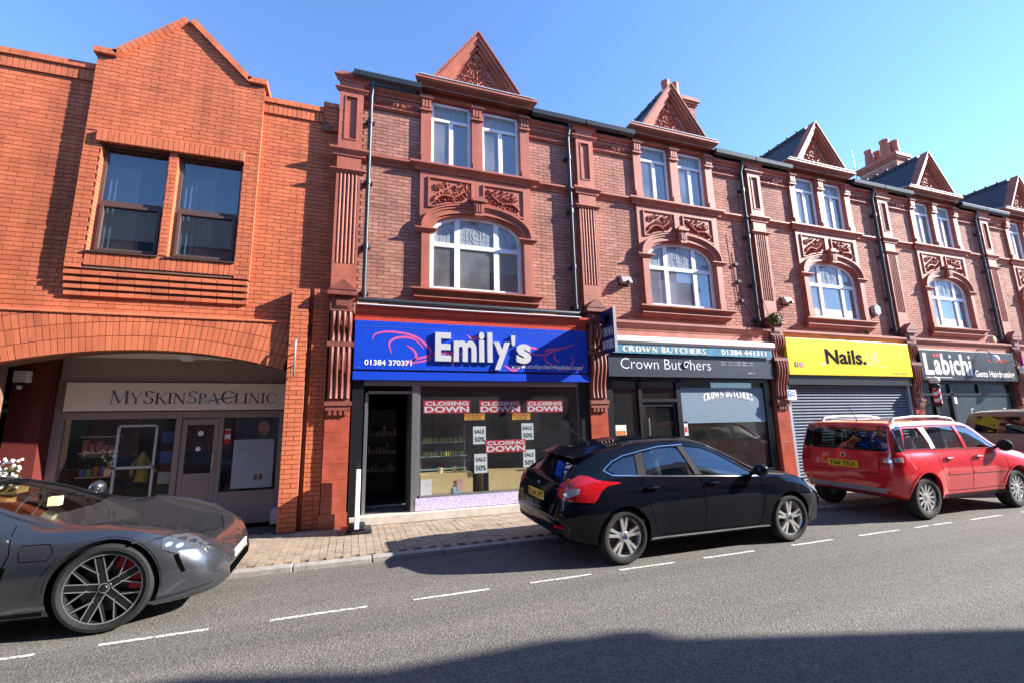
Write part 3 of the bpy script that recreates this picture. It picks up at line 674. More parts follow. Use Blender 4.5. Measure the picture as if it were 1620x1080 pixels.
# rain pipes, one to a house: beside the first pilaster, otherwise left of the next house's pilaster
def rainpipe(k, x):
    mb = MB(); y = YW-.10
    mb.tube([(x+.02,8.36,8.44),(x+.02,8.40,8.30),(x,y,8.12),(x,y,3.95)], .042, 10)
    for z in (7.6,6.3,5.0,4.1): mb.tube([(x,y,z-.05),(x,y,z+.05)], .054, 10); mb.box(x-.085,x+.085,y+.02,YW+.01,z-.025,z+.025)
    part('rain_pipe', mb, IRON, HOUSES[k], smooth=40)
rainpipe(0, .11); 
for k in range(4): rainpipe(k, 4.42+PITCH*k)
# chimneys
def chimney(k, x0, x1, y0, y1, zb, zt, pots):
    st = MB(); st.box(x0+.01,x1-.01,y0+.012,y1,zb,zt-.25)
    C = part('chimney_stack', st, MORTAR_L, HOUSES[k])
    brick_field(C, BRICK_R, [(x0,x1,zb,zt-.25)], y0+.012, .012, 0, key=lambda p: 0)
    sd = MB()
    for r in range(int((zt-.25-zb)/.075)):
        for q in range(int((y1-y0)/.225)+2):
            a = y0+q*.225-(.11 if r%2 else 0); c0, c1 = max(a,y0), min(a+.215,y1)
            if c1-c0 > .02: sd.tint = random.random(); sd.box(x0-.002,x0+.012,c0,c1,zb+r*.075,zb+r*.075+.066)
    tag(part('side_bricks', sd, BRICK_R, C, tint=True), kind='stuff')
    c = MB()
    for i,(e,za,zc_) in enumerate(((.03,-.25,-.19),(.07,-.19,-.12),(.11,-.12,-.05),(.07,-.05,.04))): c.box(x0-e,x1+e,y0-e,y1+e,zt+za,zt+zc_-.002)
    part('chimney_cap', c, TERRA_D, C)
    for (px,py,s_) in pots:
        p = MB(); p.lathe([(.15*s_,0),(.165*s_,.08),(.15*s_,.35*s_),(.125*s_,.62*s_),(.15*s_,.66*s_),(.15*s_,.72*s_),(.11*s_,.72*s_),(.10*s_,.4*s_)], (px, py, zt+.04), 'z', 16); part('chimney_pot', p, TERRA, C, smooth=40)
chimney(1, 8.45, 9.62, 9.9, 10.6, 9.3, 11.38, [(8.78,10.15,.85),(9.12,10.15,.85)])
chimney(4, 20.0, 20.72, 10.5, 11.9, 9.3, 11.95, [(20.2,11.55,1),(20.5,11.4,.9),(20.25,10.95,1.15),(20.5,10.75,1)])
# ================================================================= modern orange-brick building with gabled bay and arched recess
LB = thing('brick_building', (-3.05, 8.6, PV), 'modern orange brick building with gabled bay window above a wide shallow arch', 'building')
YL, YB = 8.60, 8.48
core = MB()
for a,b_,c,d in ((-10,-.47,3.3,4.45),(-10,-.47,6.36,7.62),(-10,-4.05,4.45,6.36),(-1.97,-.47,4.45,6.36),(-3.08,-2.98,4.45,6.36)): core.box(a,b_,YL+.012,YL+.3,c,d)
core.box(-10,-4.92,YL+.012,YL+.3,0,3.3)
wall = part('wall', core, MORTAR_D, LB)
key = lambda p: -p[0][0]*.3+p[0][1]
hide = lambda x,z: (-4.2 < x < -1.84 and 4.2 < z)
brick_field(wall, BRICK_O, [(-7.2,-.47,3.50,7.46)], YL+.012, .012, 60, key=lambda p: p[0][1]-p[0][0]*.2, hide=hide)
# parapet: soldier course and brick-on-edge coping
def soldiers(parent, x0, x1, y, z0, z1, pitch=.0765, mat=BRICK_O, depth=.1, name='soldier_brick', gap=.009):
    n = max(1,int(round((x1-x0)/pitch))); p = (x1-x0)/n
    me = MB().box(-(p-gap)/2,(p-gap)/2,0,depth,0,z1-z0).mesh(name); me.materials.append(mat)
    for i in range(n):
        o = bpy.data.objects.new(name, me); o.location = Vector((x0+p*(i+.5), y+random.uniform(-.0015,.0015), z0))-ORG[parent]; link(o, parent)
for x0,x1 in ((-7.2,-4.28),(-1.77,-.74)):
    soldiers(wall, x0, x1, YL-.03, 7.47, 7.665, depth=.3)
    soldiers(wall, x0, x1, YL-.06, 7.675, 7.775, .225, depth=.36, name='coping_brick')
blk = MB(); blk.box(-.74,-.47,YL-.05,YL+.3,7.30,7.78); part('parapet_block', blk, MORTAR_D, LB)
for i,(xa,zz) in enumerate(((-.735,7.70),(-.735,7.62),(-.735,7.54),(-.70,7.46),(-.64,7.385),(-.56,7.31))):
    part('corbel_brick', MB().box(xa,-.475,YL-.075,YL,zz,zz+.066), BRICK_O, wall)
soldiers(wall, -.76, -.47, YL-.08, 7.785, 7.885, .145, depth=.38, name='coping_brick')
# ---- gabled bay
bx0, bx1, ez, az, ax = -4.26, -1.77, 7.93, 8.90, -3.02
kn = .27
def gclip(poly):
    for (p,q) in (((bx0+kn,ez),(ax,az)),((ax,az),(bx1-kn,ez))):
        n = (-(q[1]-p[1]), q[0]-p[0]); d = n[0]*p[0]+n[1]*p[1]
        if min(v[1] for v in poly) > ez-.08 or True:
            # keep below the slope only above the eaves
            if max(v[1] for v in poly) > ez: poly = clip(poly, n, d)
            if len(poly) < 3: return []
    return poly
wx0, wx1, wz0, wz1, m0, m1 = -4.03, -1.99, 4.48, 6.34, -3.085, -2.975
bc = MB()
for a,b_,c,d in ((bx0,wx0,4.2,ez),(wx1,bx1,4.2,ez),(wx0,wx1,wz1,ez),(wx0,wx1,4.2,wz0),(m0,m1,wz0,wz1)): bc.box(a+.006,b_-.006 if b_==bx1 else b_,YB+.012,YL+.02,c,d)
bc.prism([(bx0+.01,ez),(bx1-.01,ez),(bx1-kn,ez+.02),(ax,az-.02),(bx0+kn,ez+.02)], YB+.012, YL+.3)
bay = part('gabled_bay', bc, MORTAR_D, LB)
inwin = lambda x,z: (wx0 < x < wx1 and wz0 < z < wz1 and not (m0 < x < m1))
R4 = [(bx0,wx0,4.47,wz1),(wx1,bx1,4.47,wz1),(m0,m1,wz0,wz1),(bx0,bx1,wz1+.20,az),(bx0,wx0-.06,wz1,wz1+.20),(wx1+.01,bx1,wz1,wz1+.20),(bx0,wx0,4.2,4.47),(wx1,bx1,4.2,4.47)]
brick_field(bay, BRICK_O, R4, YB+.012, .012, 120, key=lambda p: p[0][1]-p[0][0]*.3, clipf=gclip)
for sx in (bx0,bx1):                                     # return sides of the bay
    sd = MB()
    for r in range(int((ez-4.2)/.075)):
        sd.tint = random.random(); z = 4.2+r*.075; sd.box(min(sx,sx+(.012 if sx==bx0 else -.012))-.0, max(sx,sx+(.012 if sx==bx0 else -.012)), YB+.002, YL, z, z+.066)
    tag(part('return_bricks', sd, BRICK_O, bay, tint=True), kind='stuff')
for xs_ in ((wx0,-1),(m0,1),(m1,-1),(wx1,1)):            # window reveals
    rv = MB(); x, sg = xs_
    for r in range(int((wz1-wz0)/.075)): rv.tint = random.random(); z = wz0+r*.075; rv.box(min(x,x-sg*.01),max(x,x-sg*.01),YB+.002,YL+.06,z,z+.066)
    tag(part('reveal_bricks', rv, BRICK_O, bay, tint=True), kind='stuff')
soldiers(bay, wx0-.06, wx1+.01, YB-.055, wz1, wz1+.195, .0765, depth=.12, name='lintel_brick')
part('lintel_backing', MB().box(wx0-.055,wx1+.005,YB-.045,YB+.05,wz1+.005,wz1+.19), MORTAR_D, bay)
soldiers(bay, wx0, wx1, YB-.004, 4.25, 4.475, .0765, depth=.1, name='sill_brick')
for i in range(4):                                       # oversailing courses under the bay
    z = 4.17-i*.105; dep = YB+.0+i*.026
    cbm = MB(); cbm.box(bx0+.004,bx1-.004,dep+.045,YL+.02,z-.105,z); cb = part('corbel_course', cbm, MORTAR_D, bay)
    n = 11; p = (bx1-bx0)/n
    me = MB().box(-(p-.01)/2,(p-.01)/2,0,.08,0,.066).mesh('corbel_brick'); me.materials.append(BRICK_O)
    for q in range(n):
        o = bpy.data.objects.new('corbel_brick', me); o.location = Vector((bx0+p*(q+.5), dep+random.uniform(-.002,.002), z-.075))-ORG[cb]; link(o, cb)
# coping up the gable
def slope_bricks(p, q, n):
    d = Vector((q[0]-p[0], q[1]-p[1])); L = d.length; d /= L; nr = Vector((-d.y, d.x)); nr = nr if nr.y > 0 else -nr
    for i in range(n):
        a = Vector(p)+d*(L*i/n+.004); b_ = Vector(p)+d*(L*(i+1)/n-.004)
        part('coping_brick', MB().prism([tuple(a),tuple(b_),tuple(b_+nr*.1),tuple(a+nr*.1)], YB-.06, YL+.32), BRICK_O, bay)
slope_bricks((bx0-.05,ez),(bx0+kn,ez),3); slope_bricks((bx0+kn,ez+.01),(ax,az),14); slope_bricks((ax,az),(bx1-kn,ez+.01),14); slope_bricks((bx1-kn,ez),(bx1+.05,ez),3)
# two brown windows, each a fixed upper light over an opening lower light
BLIND = plain('vertical_blind_slat', (.62,.62,.66), .7)
for x0,x1 in ((wx0+.01,m0-.01),(m1+.01,wx1-.01)):
    f = MB(); ya, yb = YL-.01, YL+.05; zm = 5.36
    for a,b_,c,d in ((x0,x0+.05,wz0,wz1),(x1-.05,x1,wz0,wz1),(x0+.05,x1-.05,wz1-.06,wz1),(x0+.05,x1-.05,wz0,wz0+.04),(x0+.05,x1-.05,zm-.03,zm+.03)): f.box(a,b_,ya,yb,c,d)
    W = part('window', f, BROWNF, bay)
    s2 = MB(); a0,a1,c0,c1 = x0+.052,x1-.052,wz0+.042,zm-.032
    for a,b_,c,d in ((a0,a0+.05,c0,c1),(a1-.05,a1,c0,c1),(a0+.05,a1-.05,c0,c0+.05),(a0+.05,a1-.05,c1-.05,c1)): s2.box(a,b_,ya-.025,yb-.01,c,d)
    part('opening_sash', s2, BROWNF, W, bevel=.006)
    part('pane', MB().box(x0+.05,x1-.05,YL+.02,YL+.025,zm+.03,wz1-.06), OFFICEGLASS, W); part('pane', MB().box(a0+.05,a1-.05,YL+.012,YL+.017,c0+.05,c1-.05), OFFICEGLASS, W)
    part('window_board', MB().box(x0-.02,x1+.01,YB-.03,YL+.05,wz0-.02,wz0+.0), BROWNF, W)
    bl = MB(); n = 11
    for i in range(n):
        x = x0+.06+(x1-x0-.12)*(i+.5)/n; a = .9
        bl.add([(x-.04*math.cos(a),YL+.16-.04*math.sin(a),wz0+.1),(x+.04*math.cos(a),YL+.16+.04*math.sin(a),wz0+.1),(x+.04*math.cos(a),YL+.16+.04*math.sin(a),wz1-.1),(x-.04*math.cos(a),YL+.16-.04*math.sin(a),wz1-.1)],[(0,1,2,3)])
    tag(part('vertical_blind', bl, BLIND, W), kind='stuff')
rm = MB(); X0,X1,Y0,Y1,z0,z1 = -5,-1,8.95,12.5,4.2,6.9
rm.add([(X0,Y0,z0),(X1,Y0,z0),(X1,Y1,z0),(X0,Y1,z0),(X0,Y0,z1),(X1,Y0,z1),(X1,Y1,z1),(X0,Y1,z1)],[(0,1,2,3),(4,7,6,5),(0,3,7,4),(1,5,6,2),(3,2,6,7)]); part('office_room', rm, MATS['room_plaster'], LB)
op = MB(); op.box(-10,-.47,8.9,16,7.3,7.5); op.box(-10,-.47,15.8,16,0,7.4); op.box(-.62,-.47,8.95,15.8,0,7.3); op.box(-10,-.62,8.93,15.8,2.97,4.1); part('roof_and_rear', op, MORTAR_D, LB)
# ---- the arch: radiating bricks in rings, cut level on top
acx, s_, rise, zc = -3.05, 1.87, .26, 2.95
AR = (s_*s_+rise*rise)/(2*rise); acz = zc-AR; YA = 8.50
archb = MB(); xs = [acx-s_-.05+(2*s_+.1)*i/40 for i in range(41)]
archb.ring([(x,3.47) for x in xs], [(x,acz+math.sqrt(AR*AR-min((x-acx)**2,AR*AR))+.004) for x in xs], YA+.012, YL+.3)
ab = part('arch', archb, MORTAR_D, LB)
half = math.asin((s_+.03)/AR); n = 48
for ring_ in range(4):
    r0, r1 = AR+ring_*.2225, AR+ring_*.2225+.2135
    for i in range(n):
        a0, a1 = -half+2*half*i/n+.0006, -half+2*half*(i+1)/n-.0006
        P = [(acx+r*math.sin(a), acz+r*math.cos(a)) for r,a in ((r0,a0),(r1,a0),(r1,a1),(r0,a1))]
        P = clip(P, (0,1), 3.475); P = clip(P, (1,0), -1.075) if P else P
        if len(P) >= 3 and area(P) > .002: part('arch_brick', MB().prism(P, YA+random.uniform(-.002,.002), YA+.1), BRICK_O, ab)
ld = MB(); ld.sweepx([(YA-.02,3.478),(YA-.02,3.50),(YL+.02,3.545),(YL+.02,3.478)], -7.2, -1.075); part('ledge', ld, BRICK_O, ab)
# left-hand corbel block and its wall below
brick_field(wall, BRICK_O, [(-6.0,-5.07,3.5,4.08),(-7.2,-4.93,1.9,3.46)], 8.50, .012, 0, key=key, field='pier_bricks'); part('pier_core', MB().box(-6.0,-5.07,8.5,8.65,3.5,4.08), MORTAR_D, wall)
part('pier_core', MB().box(-7.2,-4.93,8.5,8.65,0,3.47), MORTAR_D, wall)
# right pier, slot and flanking strip
pc = MB(); pc.box(-1.065,-.795,8.412,9.7,PV,4.07); pier = part('pier', pc, MORTAR_D, LB)
brick_field(pier, BRICK_O, [(-1.07,-.79,PV,4.08)], 8.412, .012, 0, key=lambda p: p[0][1], bl=.225, field='cut_bricks')
for r in range(int(4.0/.075)):
    z = PV+.04+r*.075
    for q in range(4):
        part('brick', MB().box(-1.078,-1.064,8.42+q*.225+(.11 if r%2 else 0),8.42+q*.225+.216+(.11 if r%2 else 0),z,z+.066), BRICK_O, pier) if q == 0 and r%2 == 0 and r < 40 else None
fl = MB(); fl.box(-.715,-.46,8.492,8.9,PV,4.10); flank = part('flank_strip', fl, MORTAR_D, LB)
brick_field(flank, BRICK_O, [(-.72,-.46,PV,4.12)], 8.492, .012, 0, key=lambda p: p[0][1], field='cut_bricks')
part('slot_back', MB().box(-.80,-.71,8.62,8.9,PV,4.1), BRICK_O, LB)
part('bracket_bar', MB().tube([(-.955,8.36,3.16),(-.955,8.335,3.10),(-.955,8.335,2.62),(-.955,8.36,2.56)], .016, 8).tube([(-.955,8.34,2.95),(-.955,8.41,2.95)],.012,6).tube([(-.955,8.34,2.75),(-.955,8.41,2.75)],.012,6), ALU, pier, smooth=40)
# ---- recess under the arch
YR = 9.6
rc = MB(); rc.box(-5.6,-1.07,8.75,YR+.3,2.96,3.02); part('soffit', rc, plain('white_soffit',(.75,.72,.68),.8), LB)
part('bulkhead', MB().box(-4.62,-1.08,YR,YR+.12,2.55,2.96), GREYF, LB)
part('recess_pier', MB().box(-5.08,-4.645,9.32,9.72,PV,2.96), REDPAINT, LB)
part('recess_side', MB().box(-1.085,-1.066,8.66,9.62,.32,2.95), REDPAINT, LB); part('plinth', MB().box(-1.30,-1.09,9.35,9.6,PV,.30), plain('white_plinth',(.7,.68,.65),.6), LB)
part('dome_lamp', MB().lathe([(.0,-.09),(.08,-.08),(.14,-.03),(.15,0)], (-2.72,9.15,2.958), 'z', 20), plain('opal_dome',(.75,.74,.72),.4), LB, smooth=40)
# shopfront of the clinic
sf = MB(); y0,y1 = YR, YR+.09
zt = 2.02
for a,b_,c,d in ((-4.64,-4.50,PV,2.55),(-2.93,-2.84,.06,zt),(-2.26,-2.19,.06,zt),(-1.30,-1.09,.30,2.0),(-4.50,-2.93,PV,.36),(-2.19,-1.30,PV,.62),(-4.50,-2.93,zt-.10,zt+.02),(-2.84,-2.26,1.92,zt+.02),(-2.19,-1.30,zt-.1,zt+.02),(-2.93,-2.84,zt,zt+.02),(-2.26,-2.19,zt,zt+.02),(-1.30,-1.09,2.0,zt+.02)): sf.box(a,b_,y0,y1,c,d)
SFR = part('shopfront', sf, GREYF, LB, bevel=.008)
dr = MB(); 
for a,b_,c,d in ((-2.835,-2.755,.08,1.91),(-2.345,-2.265,.08,1.91),(-2.755,-2.345,1.80,1.91),(-2.755,-2.345,.86,.96),(-2.755,-2.345,.08,.86)): dr.box(a,b_,y0+.02,y1-.01,c,d)
DR = part('door', dr, GREYF, SFR, bevel=.01); part('door_pane', MB().box(-2.755,-2.345,y0+.045,y0+.05,.96,1.80), SHOPGLASS, DR)
part('door_panel', MB().box(-2.71,-2.39,y0+.012,y0+.03,.2,.78), GREYF, DR, bevel=.01); part('door_handle', MB().tube([(-2.31,y0+.015,1.0),(-2.31,y0-.03,1.02),(-2.31,y0-.03,1.30),(-2.31,y0+.015,1.32)], .012, 8), ALU, DR)
part('pane', MB().box(-4.50,-2.93,y0+.04,y0+.046,.36,zt-.1), SHOPGLASS, SFR); part('pane', MB().box(-2.19,-1.30,y0+.04,y0+.046,.62,zt-.1), SHOPGLASS, SFR)
fr = MB(); wf = [(-3.80,-3.22,.46,1.82)]
for (a,b_,c,d) in wf:
    for e_,f_,g_,h_ in ((a,a+.035,c,d),(b_-.035,b_,c,d),(a,b_,d-.035,d),(a,b_,1.08,1.12),(a,b_,c,c+.03)): fr.box(e_,f_,y0+.12,y0+.15,g_,h_)
part('inner_frame', fr, UPVC, SFR)
rm = MB(); X0,X1,Y0,Y1,z0,z1 = -4.62,-1.1,YR+.1,12.6,.07,2.9
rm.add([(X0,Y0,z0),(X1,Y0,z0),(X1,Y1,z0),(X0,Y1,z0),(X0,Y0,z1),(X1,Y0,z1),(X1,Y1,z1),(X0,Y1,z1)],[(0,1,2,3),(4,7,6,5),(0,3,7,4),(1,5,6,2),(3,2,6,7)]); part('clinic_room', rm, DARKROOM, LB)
nx = MB(); nx.box(-10,-5.09,9.75,9.8,PV,2.96); part('neighbour_shopfront', nx, plain('dark_shop_glass',(.01,.012,.014),.08), LB); part('neighbour_rail', MB().box(-10,-5.09,9.70,9.75,2.05,2.12).box(-10,-5.09,9.70,9.75,2.20,2.24), UPVC, LB)
# clinic sign
SG = thing('shop_sign', (-2.85, YR, 2.05), 'pale fascia sign lettered MySkinSpaClinic in blue and brown under the arch', 'sign')
part('sign_panel', MB().box(-4.50,-1.09,YR-.06,YR-.002,2.055,2.535), plain('cream_sign',(.84,.80,.74),.4), SG, bevel=.006)
BLU = plain('sign_blue',(.05,.17,.33),.3); BRN = plain('sign_brown',(.06,.035,.035),.3)
yy = YR-.064; u0, u1 = -3.90, -1.35; W = [GL[c][0]*(1 if i in (0,2,6,9) else .82) for i,c in enumerate('MYSKINSPACLINIC')]; tot = sum(W); px = u0
for body,caps,mt in (('MY',{0},BLU),('SKIN',{0},BRN),('SPA',{0},BLU),('CLINIC',{0},BRN)):
    w_ = sum(GL[c][0]*(1 if i in caps else .82) for i,c in enumerate(body))/tot*(u1-u0)
    part('lettering', serif(MB(), body, px, px+w_-.01, 2.17, 2.40, yy, caps, .8), mt, SG); px += w_
part('flourish', ribbon(MB(), [(-2.55,2.20),(-2.35,2.23),(-2.1,2.28),(-1.98,2.33)], .02, yy-.001), BLU, SG)
# things in the clinic
def panel(name, x0,x1,z0,z1,y,mat,label,cat,group=None,th=.006): return single(name, MB().box(x0,x1,y,y+th,z0,z1), mat, ((x0+x1)/2,y,z0), label, cat, group)
po = thing('window_poster', (-1.75, YR+.06, .7), 'large pale clinic poster with printed text in the clinic window beside the pier', 'poster')
part('poster_sheet', MB().box(-2.02,-1.36,YR+.055,YR+.06,.66,1.52), plain('poster_paper',(.55,.57,.66),.5), po)
part('poster_photo', MB().box(-2.02,-1.32,YR+.055,YR+.06,1.53,1.92), plain('poster_photo',(.05,.06,.10),.4,var=.8,scale=3), po)
fa = MB().ball((-1.55,YR+.053,1.72),.10,.004,.13,14,10); part('portrait', fa, plain('portrait_tone',(.42,.22,.16),.6,var=.4,scale=10), po)
tl = MB()
for i in range(9): tl.box(-1.95,-1.45-.1*(i%3),YR+.052,YR+.055,1.44-i*.05,1.452-i*.05)
part('printed_lines', tl, plain('faint_print',(.38,.40,.50),.5), po)
pt = MB(); pt.box(-1.66,-1.60,YR+.052,YR+.055,.80,.90); pt.box(-1.58,-1.52,YR+.052,YR+.055,.80,.90); part('printed_photo', pt, plain('print_red',(.30,.10,.10),.5), po)
sh = thing('display_shelf', (-4.05, 9.95, PV), 'glass display shelf of boxed products behind the wider clinic window', 'shelf')
for z in (.55,.95,1.35,1.62): part('shelf_board', MB().box(-4.35,-3.85,9.85,10.1,z,z+.02), plain('shelf_wood',(.45,.30,.14),.5) if 'shelf_wood' not in MATS else MATS['shelf_wood'], sh)
pc = [plain('product_%d'%i,c,.4) for i,c in enumerate(((.30,.05,.12),(.05,.10,.32),(.5,.45,.4),(.10,.25,.10),(.35,.10,.05)))]
random.seed(3)
for z in (.57,.97,1.37):
    for i in range(5): part('product_box', MB().box(-4.32+i*.095,-4.25+i*.095,9.88,9.96,z,z+random.uniform(.1,.22)), pc[random.randrange(5)], sh)
c2 = thing('product_cabinet', (-3.1, 9.85, PV), 'tall dark cabinet with blue product boxes beside the clinic door', 'cabinet')
part('carcass', MB().box(-3.20,-2.95,9.9,10.15,PV,1.9), BLACKF, c2)
for z,mt in ((1.5,1),(1.15,1),(.8,2),(.42,2)): part('product_box', MB().box(-3.18,-3.0,9.82,9.9,z,z+.2), pc[mt], c2); 
single('hanging_top', MB().tube([(-3.45,9.9,1.35),(-3.46,9.9,1.2),(-3.43,9.9,1.0),(-3.45,9.9,.85)],[.03,.08,.09,.10],10).tube([(-3.5,9.9,1.25),(-3.6,9.88,1.1),(-3.58,9.88,.95)],[.03,.03,.025],8).tube([(-3.4,9.9,1.25),(-3.3,9.88,1.08),(-3.22,9.88,1.0)],[.03,.03,.025],8), plain('mustard_cloth',(.38,.26,.03),.8), (-3.45,9.9,.85), 'mustard yellow garment hanging behind the clinic window', 'clothing', smooth=40)
cm = thing('security_camera', (-4.95,9.3,2.4), 'white security camera box with dome on the dark red pier', 'camera')
part('housing', MB().box(-5.02,-4.84,9.2,9.32,2.50,2.68), UPVC, cm, bevel=.01); part('dome', MB().ball((-4.93,9.25,2.46),.05,.05,.05), BLACKF, cm, smooth=60); part('lens_ball', MB().ball((-4.93,9.22,2.42),.035,.035,.035), UPVC, cm, smooth=60)
for i,(x,z,r) in enumerate(((-2.55,1.65,.045),(-2.57,1.38,.04))): single('door_sticker', MB().lathe([(0,0),(r,0)],(x,YR+.043,z),'y',16), UPVC, (x,YR+.043,z), ['round white sticker high on the clinic door glass','round white sticker low on the clinic door glass'][i], 'sticker')
st = thing('notice', (-2.13,YR,1.6), 'red and white notice at the edge of the clinic window', 'notice'); part('notice_sheet', MB().box(-2.17,-2.08,YR+.03,YR+.036,1.52,1.72), UPVC, st); part('red_disc', MB().lathe([(0,0),(.05,0)],(-2.125,YR+.028,1.50),'y',16).box(-2.17,-2.08,YR+.028,YR+.03,1.62,1.70), plain('notice_red',(.6,.03,.03),.4), st)
# ================================================================= shopfronts of the terrace
def room(H, x0, x1, y0, y1, z0, z1, mat, name='shop_interior'):
    mb = MB(); mb.add([(x0,y0,z0),(x1,y0,z0),(x1,y1,z0),(x0,y1,z0),(x0,y0,z1),(x1,y0,z1),(x1,y1,z1),(x0,y1,z1)],[(0,1,2,3),(4,7,6,5),(0,3,7,4),(1,5,6,2),(3,2,6,7)])
    return part(name, mb, mat, H)
def fascia(H, xl, xr, paint=None, zb=2.5):
    f = MB(); mould(f, xl, xr, 8.42, 3.64, 3.86, .10); f.box(xl,xr,8.40,8.56,3.52,3.64)
    part('fascia_cornice', f, paint or TERRA, H)
    part('fascia_board', MB().box(xl,xr,8.45,8.6,zb,3.53), BLACKF, H)
for k in range(5): fascia(HOUSES[k], -.03+PITCH*k, 4.61+PITCH*k, plain('red_gloss_paint',(.50,.06,.035),.35,var=.15) if k == 0 else None, (2.5,2.64,2.74,2.67,2.6)[k])

def marks(nm, x0, x1, z0, z1, y, mat, par, n):
    """print too small to read in the photograph: a row of broken strokes"""
    mb = MB(); rs = random.Random(int(x0*1000)); p = (x1-x0)/n
    for i in range(n):
        if i % 6 == 5: continue
        a = x0+i*p; h_ = (z1-z0)*rs.uniform(.6,1); mb.box(a,a+p*.28,y-.001,y+.001,z0,z0+h_)
        if rs.random() < .7: mb.box(a+p*.3,a+p*.75,y-.001,y+.001,z0+h_*rs.choice((0,.4,.75)),z0+h_*rs.choice((.8,.95,1)))
    return tag(part(nm, mb, mat, par), kind='stuff')
# ---- house 0: blue-signed jewellery shop, closing down
H = HOUSES[0]
pp = MB(); pp.tube([(.02,8.33,3.93),(4.40,8.33,3.93),(4.47,8.36,3.96),(4.49,8.42,4.05)], .045, 10); part('waste_pipe', pp, IRON, H, smooth=40)
p2 = MB().tube([(.0,8.30,3.845),(2.2,8.30,3.835),(4.45,8.30,3.845)], .014, 6); part('cable', p2, plain('white_cable',(.7,.7,.72),.5), H)
SG = thing('shop_sign', (2.3,8.33,2.5), "long blue sign lettered Emily's with pink flourishes above the closing-down shop window", 'sign')
BLUE = plain('sign_royal_blue',(.006,.055,.50),.35,var=.06,scale=2)
part('sign_panel', MB().box(-.02,4.60,8.375,8.44,2.69,3.57), BLUE, SG, bevel=.004); part('lower_box', MB().box(-.03,4.61,8.365,8.45,2.505,2.655), BLUE, SG, bevel=.004); part('shadow_gap', MB().box(-.01,4.59,8.40,8.445,2.655,2.69), BLACKF, SG)
PINK = plain('sign_pink',(.62,.10,.30),.4); WHT = plain('sign_white',(.82,.82,.82),.35)
yy = 8.372
fl = MB()
for pts in ([(.28,3.22),(.34,3.33),(.62,3.38),(1.05,3.30),(1.33,3.05),(1.30,2.90),(1.05,2.83),(.80,2.80)],[(.62,2.98),(.58,3.18),(.75,3.28),(1.02,3.26),(1.2,3.08)],[(.88,3.14),(1.02,3.05),(1.06,2.92),(.95,2.84)],[(.80,2.80),(1.15,2.92),(1.6,3.02),(1.95,3.00)],[(2.02,3.38),(2.12,3.3),(2.2,3.34),(2.28,3.24)],[(1.7,2.98),(1.76,2.88),(1.72,2.80)],
            [(2.75,2.82),(2.95,2.72),(3.1,2.80)],[(3.25,3.07),(3.6,3.04),(3.8,3.12),(4.05,3.2),(4.3,3.28)],[(3.62,3.05),(3.68,3.14),(4.0,3.2)],[(3.64,3.12),(3.63,2.95),(3.85,2.80),(4.12,2.78),(4.25,2.92),(4.22,3.06)],[(3.85,3.08),(3.84,2.98),(3.95,2.9)],[(4.30,2.76),(4.42,2.78),(4.5,2.86)],[(3.1,3.12),(3.35,3.18),(3.5,3.14)]):
    ribbon(fl, pts, .045, yy)
tag(part('pink_flourish', fl, PINK, SG), kind='stuff')
text = lambda nm, body, x0,x1,z0,z1,y,mat,par,**k: part(nm, text_fit(MB(), body, x0,x1,z0,z1,y,**k), mat, par)
vs = [('E',1.40,1.70,2.86,3.40),('m',1.75,2.19,2.86,3.26),('i',2.24,2.35,2.86,3.44),('l',2.41,2.51,2.86,3.44),('y',2.54,2.87,2.72,3.26),("'",2.90,2.98,3.20,3.40),('s',3.00,3.31,2.85,3.24)]
for c,x0,x1,z0,z1 in vs: text('letter', c, x0,x1,z0,z1, yy, plain('brushed_letter',(.72,.72,.72),.3,metal=.35) if 'brushed_letter' not in MATS else MATS['brushed_letter'], SG, depth=.05, bold=.035)
text('telephone_number', '01384 370371', .16,.98,2.765,2.865, yy-.004, WHT, SG, bold=.02); text('web_address', 'www.emilysdangleybits.com', 2.90,4.46,2.735,2.85, yy-.004, WHT, SG, bold=.02)
part('joint_highlight', MB().box(-.015,4.595,yy-.001,yy+.002,3.455,3.461), plain('joint_highlight_blue',(.06,.14,.60),.4), SG)  # thin lighter strip: highlight along the panel joint, painted in as colour
scw = MB()
for i in range(12):
    for z in (3.54,2.72): scw.lathe([(0,-.004),(.008,-.003),(.01,0)],(.06+i*.405,yy,z),'y',8)
tag(part('screw_heads', scw, ALU, SG), kind='stuff')
# shopfront: aluminium doorway on the left, display window with speckled stall riser
yw = 8.52
f = MB()
for a,b_,c,d in ((-.02,.17,PV,2.5),(4.42,4.60,PV,2.5)): f.box(a,b_,8.46,8.62,c,d)
SFR = part('shopfront', f, BLACKF, H)
al = MB()
for a,b_,c,d,ya,yb in ((.20,.25,.22,2.3,8.6,8.66),(1.02,1.13,.22,2.42,8.50,8.58),(1.13,1.17,.47,2.42,8.52,8.56),(.17,4.42,2.42,2.5,8.50,8.58),(.25,1.02,2.28,2.33,8.6,8.66),(1.17,4.42,.43,.47,8.50,8.57),(4.38,4.42,.47,2.42,8.52,8.56),(1.02,1.06,.22,2.42,8.58,9.4)): al.box(a,b_,ya,yb,c,d)
part('metal_frame', al, ALU, SFR)
part('pane', MB().box(1.17,4.38,8.535,8.541,.47,2.42), SHOPGLASS, SFR); part('side_pane', MB().box(1.036,1.042,8.58,9.4,.47,2.28), SHOPGLASS, SFR)
part('open_door', MB().box(.22,.26,8.68,9.45,.24,.34).box(.22,.26,8.68,9.45,2.18,2.26).box(.22,.26,8.68,8.74,.34,2.18).box(.22,.26,9.39,9.45,.34,2.18), ALU, SFR)
RIS = plain('speckled_lilac_vinyl',(.50,.44,.66),.5,var=.45,scale=38)
